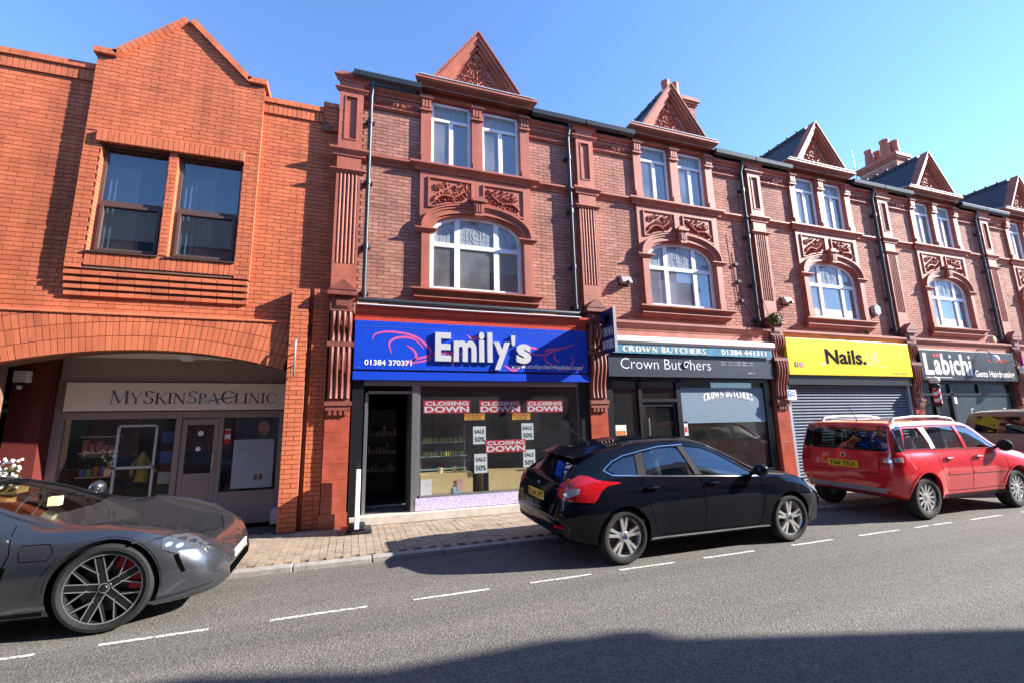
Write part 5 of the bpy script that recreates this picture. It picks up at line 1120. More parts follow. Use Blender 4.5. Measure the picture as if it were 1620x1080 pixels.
# ================================================================= buildings across the street (they shade the road and show in the glass)
OB = thing('opposite_building', (0,-1.7,0), 'long brick parade across the street behind the camera', 'building')
ob = MB(); YO = -1.7
ob.box(-40,17.2,-14,YO,.08,8.4); part('wall', ob, BRICK_R, OB)
part('parapet', MB().box(-40.1,17.3,-2.2,YO+.12,8.4,8.6).box(-40,15.9,-2.1,YO+.05,8.6,9.55).box(15.9,17.2,-2.1,YO+.05,8.6,8.85), STONE, OB)
part('chimney', MB().box(13.2,14.0,-2.6,-1.75,8.5,10.2), BRICK_R, OB)
me = None
for z0,z1 in ((.5,2.7),(4.1,5.7),(6.8,8.4)):
    for i in range(18):
        x = -38+i*3.05
        W = part('window', MB().box(x,x+1.5,YO-.05,YO+.03,z0,z1), MATS['dark_shop_glass'], OB); part('sill', MB().box(x-.08,x+1.58,YO,YO+.1,z0-.12,z0), STONE, W)
part('string_course', MB().box(-40,17.25,YO,YO+.08,3.3,3.7), STONE, OB)
O2 = thing('far_opposite_building', (40,-2.5,0), 'lower rendered building farther along across the street', 'building')
part('wall', MB().box(31,75,-12,-2.6,0,7.0), plain('cream_render',(.5,.46,.40),.8,var=.1), O2); part('roof', MB().add([(30.8,-2.3,7),(75,-2.3,7),(75,-7.3,10),(30.8,-7.3,10),(75,-12.3,7),(30.8,-12.3,7)],[(0,1,2,3),(3,2,4,5),(0,3,5),(1,4,2)]), SLATE, O2)
for i in range(10): part('window', MB().box(32.5+i*4,33.8+i*4,-2.62,-2.57,4.2,5.6), MATS['dark_shop_glass'], O2)
# ================================================================= cars
def pchip(tab):
    xs = [float(p[0]) for p in tab]; ys = [float(p[1]) for p in tab]; n = len(xs)
    h = [xs[i+1]-xs[i] for i in range(n-1)]; d = [(ys[i+1]-ys[i])/h[i] for i in range(n-1)]; m = [0]*n
    m[0], m[-1] = d[0], d[-1]
    for i in range(1,n-1):
        if d[i-1]*d[i] > 0: w1, w2 = 2*h[i]+h[i-1], h[i]+2*h[i-1]; m[i] = (w1+w2)/(w1/d[i-1]+w2/d[i])
    def f(x):
        if x <= xs[0]: return ys[0]
        if x >= xs[-1]: return ys[-1]
        i = max(j for j in range(n-1) if xs[j] <= x); t = (x-xs[i])/h[i]
        return (2*t**3-3*t*t+1)*ys[i]+(t**3-2*t*t+t)*h[i]*m[i]+(-2*t**3+3*t*t)*ys[i+1]+(t**3-t*t)*h[i]*m[i+1]
    return f
def cat(P, n):
    out = []
    for i in range(len(P)-1):
        p0,p1,p2,p3 = P[max(i-1,0)],P[i],P[i+1],P[min(i+2,len(P)-1)]
        for j in range(n):
            t = j/n; out.append(tuple(.5*((2*b)+(c-a)*t+(2*a-5*b+4*c-d)*t*t+(3*b-a-3*c+d)*t**3) for a,b,c,d in zip(p0,p1,p2,p3)))
    return out+[P[-1]]
class Car:
    def __init__(s, name, loc, roll, label, spec):
        s.T = thing(name, loc, label, 'car'); ORG[s.T] = Vector((0,0,0)); s.T.rotation_euler = (roll,0,0); s.k = spec
        s.f = {a: pchip(spec[a]) for a in ('top','bot','belt','wm','wb','ws','wc','zc','zm')}
    def section(s, x, inset=0., floor=None):
        f = s.f; zt = f['top'](x)-inset; zb = f['bot'](x) if floor is None else floor
        dip = s.k.get('dip', 99) < x
        zl = f['belt'](x) if dip else min(f['belt'](x), zt-.02); zc = max(f['zc'](x)-inset if dip else min(f['zc'](x)-inset, zt-.004), zl+.004); zm = min(max(f['zm'](x), zb+.1), zl-.05)
        wb, wm, ws, wc = f['wb'](x)-inset, f['wm'](x)-inset, f['ws'](x)-inset, f['wc'](x)-inset
        for (cx,wr) in s.k['wheels']:                  # swollen wheel-arch lips
            d = abs(x-cx); e = s.k.get('flare',.02)*max(0,1-(d/(wr+.22))**2); wm += e; ws += e*1.2
        z2 = min(zb+.10, zm-.02)
        lo = [(0,zb),(ws*.55,zb),(ws-.06,zb+.004),(ws-.015,zb+.035)]
        side = cat([(ws,z2),(wm,zm),((wm+wb)/2+.018,zm+(zl-zm)*.62),(wb,zl)],5)
        gl = [(wb+(wc-wb)*t+.018*math.sin(math.pi*t),zl+(zc-zl)*t) for t in (.14,.3,.5,.7,.86)]
        hw = wc; top = [(hw*math.cos(a)**.75 if a < 1.57 else 0, zc+(zt-zc)*math.sin(a)**.9) for a in [math.pi/2*i/9 for i in range(10)]]
        return lo+side+gl+top
    def loft(s, xs, inset=0., floor=None):
        rows = [s.section(x, inset, floor) for x in xs]; m = len(rows[0]); vs = []; fs = []
        for x,row in zip(xs,rows):
            vs += [(x,-p[0],p[1]) for p in row]+[(x,p[0],p[1]) for p in row[1:-1]]
        w_ = 2*m-2
        ring = list(range(m))+list(range(2*m-3,m-1,-1))
        for i in range(len(xs)-1):
            for j in range(w_):
                a,b = ring[j],ring[(j+1)%w_]; fs.append((i*w_+a,i*w_+b,(i+1)*w_+b,(i+1)*w_+a))
        fs.append(tuple(ring[::-1])); fs.append(tuple((len(xs)-1)*w_+q for q in ring))
        me = bpy.data.meshes.new('body'); me.from_pydata(vs,[],fs); fix_normals(me); return me
    def stations(s, a, b, n):
        L = s.k['L']; xs = []
        for i in range(n+1):
            u = i/n; xs.append(a+(b-a)*u)
        if a == 0: xs += [.004,.012,.025,.045,.07,.10,.135,.17,.21,.25]
        if b == L: xs += [L-q for q in (.004,.012,.025,.045,.07,.10,.135,.17,.21,.25)]
        xs = sorted(xs); out = [xs[0]]
        for x in xs[1:]:
            if x-out[-1] > .0035: out.append(x)
        return out
    def build(s):
        L = s.k['L']; me = s.loft(s.stations(0,L,72))
        s.bvh = BVHTree.FromPolygons([v.co for v in me.vertices], [tuple(p.vertices) for p in me.polygons])
        cut = []
        c0,c1,fl = s.k['cabin']; cut.append(s.loft([c0+(c1-c0)*i/24 for i in range(25)], .045, fl))
        for cx,wr in s.k['wheels']:
            for sg in (-1,1):
                m_ = MB(); y0 = sg*.60; y1 = sg*1.2; n = 40; r = wr+s.k.get('gap',.045)
                pts = [(cx+r*math.cos(2*math.pi*i/n), wr+r*math.sin(2*math.pi*i/n)*1.0) for i in range(n)]
                m_.prism(pts, min(y0,y1), max(y0,y1)); q = m_.mesh('c'); fix_normals(q); cut.append(q)
        for poly in s.k['side_windows']:
            m_ = MB(); m_.prism(poly, -1.3, 1.3); q = m_.mesh('c'); fix_normals(q); cut.append(q)
        for poly in s.k['top_windows']:                # outline seen from above: windscreen / sloping rear glass
            n = len(poly); z0, z1 = s.k.get('cutz',1.0), 2.2
            m_ = MB(); m_.add([(p[0],p[1],z0) for p in poly]+[(p[0],p[1],z1) for p in poly],[tuple(range(n)),tuple(range(2*n-1,n-1,-1))]+[(i,i+n,(i+1)%n+n,(i+1)%n) for i in range(n)]); q = m_.mesh('c'); fix_normals(q); cut.append(q)
        for poly in s.k.get('rear_windows',[]):        # outline seen from behind (y,z)
            n = len(poly); m_ = MB(); m_.add([(-.2,p[0],p[1]) for p in poly]+[(.75,p[0],p[1]) for p in poly],[tuple(range(n)),tuple(range(2*n-1,n-1,-1))]+[(i,i+n,(i+1)%n+n,(i+1)%n) for i in range(n)]); q = m_.mesh('c'); fix_normals(q); cut.append(q)
        o = bpy.data.objects.new('body_tmp', me); COL.objects.link(o); tmp = [o]
        for q in cut:
            c = bpy.data.objects.new('cut', q); COL.objects.link(c); tmp.append(c); b = o.modifiers.new('b','BOOLEAN'); b.object = c; b.operation = 'DIFFERENCE'; b.solver = 'EXACT'
        bpy.context.view_layer.update(); dg = bpy.context.evaluated_depsgraph_get()
        res = bpy.data.meshes.new_from_object(o.evaluated_get(dg))
        for t_ in tmp: bpy.data.objects.remove(t_)
        res.materials.clear(); smooth_by_angle(res, 32)
        s.body = part('body', res, s.k['paint'], s.T)
    def hit(s, p, d):
        r = s.bvh.ray_cast(Vector(p), Vector(d)); return r[0], r[1]
    def patch(s, name, poly, mat, view='near', off=.003, grid=.06, parent=None, thick=0., smooth=True):
        """polygon drawn in a view plane and laid on the bodywork; near/far side (x,z), rear/front (y,z), top (x,y)"""
        bm = bmesh.new(); vs = [bm.verts.new((p[0],p[1],0)) for p in poly]; bm.faces.new(vs)
        for ax in (0,1):
            lo = min(p[ax] for p in poly); hi = max(p[ax] for p in poly); c = lo+grid
            while c < hi-.01:
                no = (1,0,0) if ax == 0 else (0,1,0); co = (c,0,0) if ax == 0 else (0,c,0)
                bmesh.ops.bisect_plane(bm, geom=bm.verts[:]+bm.edges[:]+bm.faces[:], plane_co=co, plane_no=no); c += grid
        bmesh.ops.triangulate(bm, faces=bm.faces[:]); drop = []
        for v in bm.verts:
            a,b = v.co.x, v.co.y
            o,d = {'near':((a,-3,b),(0,1,0)),'far':((a,3,b),(0,-1,0)),'rear':((-3,a,b),(1,0,0)),'front':((9,a,b),(-1,0,0)),'top':((a,b,4),(0,0,-1))}[view]
            h,nn = s.hit(o,d)
            if h is None: drop.append(v); v.co = Vector((a,0,b)); continue
            nn = nn if nn.dot(Vector(d)) < 0 else -nn
            v.co = h+nn*off
        if drop: bmesh.ops.delete(bm, geom=drop, context='VERTS')
        for f in bm.faces:
            f.smooth = smooth
            f.normal_update()
        me = bpy.data.meshes.new(name); bm.to_mesh(me); bm.free()
        fixd = Vector({'near':(0,-1,0),'far':(0,1,0),'rear':(-1,0,0),'front':(1,0,0),'top':(0,0,1)}[view])
        if me.polygons and sum((p.normal.dot(fixd) for p in me.polygons)) < 0: me.flip_normals()
        o = part(name, me, mat, parent or s.T)
        if thick: so_ = o.modifiers.new('s','SOLIDIFY'); so_.thickness = thick; so_.offset = -1
        return o
    def line(s, name, pts, w, mat, view='near', off=.002, parent=None, closed=False):
        """narrow strip (shut line, trim) following bodywork"""
        P = [Vector(p) for p in pts]; Q = []
        for i in range(len(P)-1):
            n = max(1,int((P[i+1]-P[i]).length/.05))
            Q += [P[i]+(P[i+1]-P[i])*j/n for j in range(n)]
        Q.append(P[-1]); vs = []; n = len(Q)
        for i,q in enumerate(Q):
            d = (Q[min(i+1,n-1)]-Q[max(i-1,0)]).normalized(); nn = Vector((-d.y,d.x))
            for sg in (-1,1):
                a,b = q+nn*w/2*sg
                o,dd = {'near':((a,-3,b),(0,1,0)),'far':((a,3,b),(0,-1,0)),'rear':((-3,a,b),(1,0,0)),'front':((9,a,b),(-1,0,0)),'top':((a,b,4),(0,0,-1))}[view]
                h,no = s.hit(o,dd)
                if h is None: h = Vector(vs[-1]) if vs else Vector((a,0,b)); no = Vector((0,0,0))
                elif no.dot(Vector(dd)) > 0: no = -no
                vs.append(tuple(h+no*off))
        mb = MB(); mb.add(vs, [(2*i,2*i+1,2*i+3,2*i+2) for i in range(n-1)]); return part(name, mb, mat, parent or s.T, recalc=False)
    def glass(s):
        for poly in s.k['side_windows']:
            for v in ('near','far'): s.patch('side_window', poly, s.k['glass'], v, -.008, .09)
        for i,poly in enumerate(s.k['top_windows']): s.patch('windscreen' if i == 0 else 'rear_window', poly, s.k['glass'], 'top', -.006, .09)
        for poly in s.k.get('rear_windows',[]): s.patch('rear_window', poly, PRIVACY, 'rear', -.006, .08)
    def wheel(s, cx, wr, y, style, rimr, parent=None):
        sg = -1 if y < 0 else 1; W = part('wheel', s.tyre(cx,wr,y,rimr,sg), TYRE, s.T, smooth=35)
        rim = MB(); w = .20
        rim.lathe([(rimr-.004,-.0),(rimr+.004,.006),(rimr-.012,.010),(rimr-.022,.03),(rimr-.03,.12),(rimr-.02,w)], (0,0,0), 'y', 48)
        sp = style(rimr); rim.add(sp.v, sp.f)
        vs = [(cx+v[0], y-sg*v[1]*1.0-sg*(-.012)*-1, wr+v[2]) for v in rim.v]
        fs = rim.f if sg < 0 else [f[::-1] for f in rim.f]
        m_ = MB(); m_.add(vs, fs); part('rim', m_, s.k['rim'], W, recalc=True, smooth=30)
        if style is y_spoke: sf = y_spoke(rimr, True); part('machined_face', MB().add([(cx+v[0], y-sg*v[1]-sg*.012, wr+v[2]) for v in sf.v], sf.f), ALLOY, W)
        bk = MB(); bk.lathe([(.02,.0),(rimr*.72,.0),(rimr*.72,.02)], (0,0,0), 'y', 32); part('brake_disc', MB().add([(cx+v[0],y-sg*(.10+v[1]),wr+v[2]) for v in bk.v], bk.f), DISC, W)
        b2 = MB(); b2.lathe([(0,.0),(rimr-.005,.0)], (0,0,0), 'y', 32); part('wheel_back', MB().add([(cx+v[0],y-sg*.17,wr+v[2]) for v in b2.v], b2.f), BLACKF, W)
        c = MB(); c.lathe([(0,-.006),(.026,-.005),(.03,0)], (0,0,0), 'y', 20); part('centre_cap', MB().add([(cx+v[0],y-sg*(.012+v[1]) ,wr+v[2]) for v in c.v], c.f), s.k.get('cap',BLACKF), W)
        if s.k.get('caliper'): cl = MB(); pts = [(cx+r*math.cos(R(a)),wr+r*math.sin(R(a))) for r,a in [(rimr*.92,q) for q in range(-10,71,10)]]+[(cx+r*math.cos(R(a)),wr+r*math.sin(R(a))) for r,a in [(rimr*.60,q) for q in range(70,-11,-10)]]; cl.prism(pts, min(y-sg*.05,y-sg*.13), max(y-sg*.05,y-sg*.13)); part('brake_caliper', cl, s.k['caliper'], W, recalc=True)
        return W
    def tyre(s, cx, wr, y, rimr, sg):
        t = MB(); w = .215; k = wr-rimr
        t.lathe([(rimr-.012,.012),(rimr+.006,.0),(rimr+k*.35,-.010),(rimr+k*.7,-.006),(wr-.018,.010),(wr-.004,.028),(wr,.055),(wr,w-.055),(wr-.004,w-.028),(wr-.018,w-.01),(rimr+.01,w),(rimr-.012,w-.012)], (0,0,0), 'y', 56)
        m_ = MB(); m_.add([(cx+v[0], y-sg*v[1], wr+v[2]) for v in t.v], t.f); me = m_.mesh('wheel'); fix_normals(me); return me
TYRE = plain('tyre_rubber',(.016,.016,.016),.8,var=.3,scale=6,bump=.3,bscale=40); DISC = plain('brake_disc_steel',(.10,.09,.085),.4,metal=.7)
ALLOY = plain('silver_alloy',(.62,.62,.62),.28,metal=.75); ALLOY_D = plain('machined_dark_alloy',(.20,.195,.20),.25,metal=.8)
CARGLASS = glass_mat('car_glass', (.72,.82,.79), .13); PRIVACY = glass_mat('privacy_glass', (.10,.12,.12), .06)
TRIM = plain('black_plastic_trim',(.014,.014,.015),.75,spec=.2); CHROME = plain('chrome_trim',(.65,.65,.65),.12,metal=1.0); SEAM = plain('shut_line_gap',(.002,.002,.002),1.0,spec=.0)
CABIN = plain('cabin_fabric',(.035,.035,.038),.85); RLAMP = plain('red_lamp_lens',(.40,.006,.010),.08,coat=1.0,var=.25,scale=30); CLAMP = plain('clear_lamp_lens',(.55,.56,.6),.06,metal=.6)
PLATE_Y = plain('yellow_plate',(.75,.45,.02),.4); PLATE_W = plain('white_plate',(.75,.75,.75),.4)
def spoke(mb, a, r0, r1, w0, w1, y0, y1, th=.03):
    c,s_ = math.cos(a), math.sin(a); P = []
    for r,w,y in ((r0,w0,y0),(r1,w1,y1)):
        for e,yy in ((-1,y),(1,y),(1,y+th),(-1,y+th)): P.append((r*c-e*w/2*s_, yy, r*s_+e*w/2*c))
    mb.add(P,[(0,1,2,3),(7,6,5,4),(0,4,5,1),(1,5,6,2),(2,6,7,3),(3,7,4,0)])
def five_twin(rr):
    m_ = MB(); m_.lathe([(0,.012),(.055,.012),(.07,.03),(.07,.06)],(0,0,0),'y',24)
    for i in range(5):
        a = math.pi/2+i*2*math.pi/5
        for e in (-1,1): spoke(m_, a+e*.17, .05, rr-.01, .030, .040, .018, .008); 
        spoke(m_, a, .04, rr*.42, .07, .05, .022, .022)
        b = a+math.pi/5; m_.lathe([(0,.006),(.008,.006),(.008,.02)],(.05*math.cos(b),0,.05*math.sin(b)),'y',8)
    return m_
def ten_spoke(rr):
    m_ = MB(); m_.lathe([(0,.012),(.05,.012),(.065,.03),(.065,.06)],(0,0,0),'y',24)
    for i in range(12): a = i*2*math.pi/12; spoke(m_, a, .04, rr-.008, .040, .026, .018, .006)
    return m_
def y_spoke(rr, face=False):
    m_ = MB()
    if face: m_.lathe([(rr-.014,-.004),(rr+.002,-.004)],(0,0,0),'y',48); m_.lathe([(.034,.012),(.042,.012)],(0,0,0),'y',24)
    else: m_.lathe([(0,.02),(.05,.02),(.06,.035),(.06,.07)],(0,0,0),'y',24)
    def bar(P,Q,t,y0,y1,edge):
        d = Q-P; n_ = Vector((-d.y,d.x)).normalized()
        if face:
            for q in ((-1,1) if edge == 2 else (0,)):
                m_.add([(p.x+n_.x*(q*t+w_),y-.003,p.y+n_.y*(q*t+w_)) for p,y in ((P,y0),(Q,y1)) for w_ in (-.004,.004)],[(0,1,3,2)])
        else:
            vs = [(p.x+q*n_.x*t,y,p.y+q*n_.y*t) for p,y in ((P,y0),(Q,y1)) for q in (-1,1)]
            m_.add(vs+[(v[0],v[1]+.03,v[2]) for v in vs],[(0,1,3,2),(4,6,7,5),(0,4,5,1),(1,5,7,3),(3,7,6,2),(2,6,4,0)])
    V = lambda a,r: Vector((math.cos(a),math.sin(a)))*r
    for i in range(5):
        a = math.pi/2+.22+i*2*math.pi/5
        bar(V(a,.04), V(a,rr-.008), .030, .024, .010, 2)
        for e in (-1,1): bar(V(a+e*.16,rr*.42), V(a+e*.50,rr-.008), .012, .022, .010, 1)
    return m_
def cabin_fittings(C, seats, dash_x, wheel_p, hgt=0.):
    for i,(x,y) in enumerate(seats):
        sm = MB(); sm.box(x-.25,x+.25,y-.24,y+.24,.42+hgt,.58+hgt)
        sm.boxc((x-.27,y,.85+hgt),(.14,.46,.62),Matrix.Rotation(R(-14),3,'Y')); sm.boxc((x-.37,y,1.22+hgt),(.09,.24,.17),Matrix.Rotation(R(-10),3,'Y'))
        part('seat', sm, CABIN, C.T, bevel=.05)
    d = MB(); d.box(dash_x-.25,dash_x+.35,-.68,.68,.62+hgt,.90+hgt); part('dashboard', d, CABIN, C.T, bevel=.06)
    x,y,z = wheel_p; n = 24; part('steering_wheel', MB().tube([(x+.07*math.sin(2*math.pi*i/n),y+.185*math.cos(2*math.pi*i/n),z+.17*math.sin(2*math.pi*i/n)) for i in range(n+1)],.015,8), CABIN, C.T, smooth=60)
def mirror(C, x, y, z, mat, w=.10, h=.16, l=.13):
    for sg in (-1,1):
        m_ = MB(); m_.ball((x,sg*(y+w*.9),z),l*.62,w,h*.52,14,10); o = part('door_mirror', m_, mat, C.T, smooth=60)
        part('mirror_arm', MB().tube([(x+.02,sg*(y-.08),z-.05),(x+.01,sg*(y+.03),z-.02)],.025,8), TRIM, o)
def plate_text(C, txt, y0,y1,z0,z1,x, mat, par, face):
    vs, fs = text_mesh(txt, 0, .02); a=min(v.x for v in vs); b=max(v.x for v in vs); c=min(v.y for v in vs); d=max(v.y for v in vs)
    mb = MB()
    if face == 'rear': mb.add([(x, y1-(v.x-a)/(b-a)*(y1-y0), z0+(v.y-c)/(d-c)*(z1-z0)) for v in vs], fs)
    else: mb.add([(x, y0+(v.x-a)/(b-a)*(y1-y0), z0+(v.y-c)/(d-c)*(z1-z0)) for v in vs], fs)
    part('plate_text', mb, INK, par)

# ---------------------------------------------------------------- black hatchback
BLACKP = plain('black_metallic_paint',(.004,.005,.009),.4,coat=.6,spec=.0)
spec = dict(L=4.36, wheels=[(.82,.318),(3.48,.318)], flare=.025, cabin=(.42,3.05,.34), paint=BLACKP, glass=CARGLASS, rim=ALLOY, cap=plain('blue_oval_cap',(.03,.045,.12),.3),
  top=[(0,.60),(.012,.66),(.03,.72),(.06,.80),(.10,.91),(.15,.985),(.27,1.10),(.42,1.225),(.52,1.275),(.8,1.345),(1.1,1.395),(1.4,1.43),(1.8,1.445),(2.1,1.432),(2.4,1.375),(2.7,1.25),(3.0,1.10),(3.22,1.0),(3.4,.965),(3.7,.91),(3.95,.84),(4.15,.76),(4.27,.67),(4.33,.60),(4.36,.52)],
  bot=[(0,.42),(.03,.36),(.12,.30),(.35,.24),(.6,.2),(3.8,.19),(4.1,.2),(4.3,.24),(4.36,.32)],
  belt=[(0,.55),(.03,.66),(.08,.82),(.15,.92),(.3,.965),(.8,.985),(1.6,.96),(2.6,.915),(3.1,.895),(3.4,.90),(3.7,.85),(3.95,.78),(4.15,.69),(4.3,.58),(4.36,.48)],
  wm=[(0,.62),(.02,.70),(.06,.765),(.14,.82),(.3,.875),(.55,.895),(1.2,.897),(2.5,.897),(3.3,.895),(3.8,.88),(4.05,.83),(4.2,.755),(4.3,.64),(4.36,.50)],
  wb=[(0,.60),(.02,.66),(.06,.71),(.14,.755),(.3,.80),(.6,.83),(1.2,.845),(2.4,.85),(3.1,.845),(3.5,.835),(3.85,.80),(4.1,.73),(4.25,.62),(4.36,.46)],
  ws=[(0,.58),(.03,.66),(.12,.76),(.35,.84),(1.2,.86),(3.2,.86),(3.8,.84),(4.1,.77),(4.25,.68),(4.36,.46)],
  wc=[(0,.50),(.06,.60),(.14,.64),(.27,.61),(.42,.575),(.8,.575),(1.6,.585),(2.2,.575),(2.45,.585),(2.75,.65),(3.05,.735),(3.2,.74),(3.6,.70),(4.0,.62),(4.2,.50),(4.36,.36)],
  zc=[(0,.56),(.06,.78),(.14,.955),(.27,1.06),(.42,1.165),(.7,1.265),(1.1,1.335),(1.5,1.372),(1.8,1.378),(2.1,1.36),(2.4,1.285),(2.75,1.115),(3.05,.955),(3.2,.94),(3.6,.90),(4.0,.80),(4.2,.70),(4.36,.5)],
  zm=[(0,.5),(.3,.60),(1,.58),(3.5,.58),(4.1,.52),(4.36,.42)],
  side_windows=[[(.68,1.09),(.76,1.045),(1.06,1.02),(1.13,1.245),(.98,1.225),(.80,1.165)],[(1.20,1.01),(1.93,.98),(1.83,1.325),(1.55,1.318),(1.27,1.275)],[(2.05,.975),(2.97,.925),(2.75,1.06),(2.45,1.225),(2.25,1.295),(1.94,1.328)]],
  top_windows=[[(2.47,-.52),(2.47,.52),(2.98,.66),(3.14,.60),(3.18,0),(3.14,-.60),(2.98,-.66)],[(.17,-.52),(.40,-.48),(.40,.48),(.17,.52)]], cutz=.95)
F = Car('parked_car', (2.33,5.93,.03), R(2.2), 'black five-door hatchback parked with its rear towards the clinic', spec)
F.build(); F.glass()
for cx,wr in spec['wheels']:
    for y in (-.885,.885): F.wheel(cx,wr,y,five_twin,.234)
RL = [(.08,.86),(.20,.985),(.31,1.035),(.40,1.03),(.50,.985),(.78,.95),(.80,.94),(.60,.915),(.52,.87),(.44,.77),(.40,.745),(.14,.76),(.06,.80)]
def both(nm, C, poly, mat, **k): return [C.patch(nm, poly, mat, v, **k) for v in ('near','far')]
for sgv,v in ((-1,'near'),(1,'far')):
    t_ = F.patch('tail_light', RL, RLAMP, v, .010, .04); F.patch('lamp_lens', [(.085,.83),(.16,.90),(.26,.90),(.24,.85),(.12,.80)], CLAMP, v, .014, .04, parent=t_)
F.patch('tail_light_return', [(-.82,.76),(-.60,.80),(-.58,.92),(-.66,1.0),(-.80,.95)], RLAMP, 'rear', .008, .04); F.patch('tail_light_return', [(.82,.76),(.60,.80),(.58,.92),(.66,1.0),(.80,.95)], RLAMP, 'rear', .008, .04)
SP = MB(); SP.prism([(.33,1.235),(.62,1.315),(.62,1.285),(.44,1.225),(.34,1.215)], -.55, .55); part('roof_spoiler', SP, BLACKP, F.T, bevel=.012)
P = part('number_plate', MB().box(.022,.034,-.26,.26,.69,.80), PLATE_Y, F.T); plate_text(F,'DL64 XPT',-.24,.24,.705,.785,.020,INK,P,'rear')
bd = MB(); bd.ball((.075,0,.885),.012,.06,.026,16,8); part('badge', bd, spec['cap'], F.T, smooth=60)
F.patch('lower_bumper', [(-.70,.30),(.70,.30),(.72,.42),(-.72,.42)], TRIM, 'rear', .004, .08); F.patch('rear_reflector', [(-.74,.44),(-.60,.44),(-.60,.475),(-.74,.475)], RLAMP, 'rear', .006, .05)
F.line('tailgate_gap', [(-.66,.99),(-.58,.74),(-.45,.665),(.45,.665),(.58,.74),(.66,.99)], .007, SEAM, 'rear')
for v in ('near','far'):
    F.line('chrome_trim', [(.62,1.085),(.72,1.03),(1.5,.985),(3.0,.905)], .014, CHROME, v, .005); F.line('chrome_trim', [(.62,1.085),(.78,1.178),(.97,1.242),(1.27,1.295),(1.55,1.338),(1.94,1.348)], .009, CHROME, v, .004)
    F.patch('pillar_trim', [(1.07,1.02),(1.19,1.012),(1.26,1.275),(1.14,1.248)], TRIM, v, .003); F.patch('pillar_trim', [(1.94,.98),(2.04,.976),(1.93,1.328),(1.84,1.326)], TRIM, v, .003)
    F.line('door_gap', [(1.13,1.01),(1.08,.90),(1.20,.60),(1.28,.36),(1.36,.30),(2.02,.29),(2.03,.6),(1.99,.97)], .006, SEAM, v); F.line('door_gap', [(2.02,.29),(2.92,.28),(3.0,.45),(3.02,.75),(2.98,.955)], .006, SEAM, v)
    F.line('sill_trim', [(1.20,.262),(3.10,.252)], .02, ALU, v, .004)
    F.line('character_line', [(.75,.84),(1.5,.825),(2.5,.80),(3.2,.79)], .006, BLACKP, v, .004)
    for x in (1.22,2.16):
        h_ = F.patch('handle_recess', [(x+.055*math.cos(a),.865+.03*math.sin(a)) for a in [2*math.pi*i/14 for i in range(14)]], SEAM, v, .003, .03)
        p0,_ = F.hit((x-.08,-3 if v=='near' else 3,.872),(0,1 if v=='near' else -1,0)); p1,_ = F.hit((x+.08,-3 if v=='near' else 3,.87),(0,1 if v=='near' else -1,0)); e = Vector((0,-.03 if v=='near' else .03,0))
        part('door_handle', MB().tube([p0,p0+e,p1+e,p1],[.012,.015,.015,.012],8), BLACKP, F.T, smooth=50)
F.line('bonnet_gap', [(3.25,.72),(3.6,.69),(4.0,.60),(4.15,.5)], .007, SEAM, 'top'); F.line('bonnet_gap', [(3.25,-.72),(3.6,-.69),(4.0,-.60),(4.15,-.5)], .007, SEAM, 'top')
both('headlamp', F, [(3.86,.80),(4.22,.62),(4.26,.56),(4.12,.60),(3.9,.72)], CLAMP, off=.006, grid=.05)
mirror(F, 2.92, .87, 1.0, BLACKP); cabin_fittings(F, [(1.55,-.36),(1.55,.36),(2.35,-.36),(2.35,.36)], 2.95, (2.62,.36,.93))
part('aerial', MB().tube([(.85,0,1.35),(.62,-.0,1.52),(.40,0,1.68)],[.006,.004,.003],6), TRIM, F.T); part('wiper', MB().tube([(3.05,-.5,1.06),(2.95,-.1,1.13)],.008,6), TRIM, F.T)

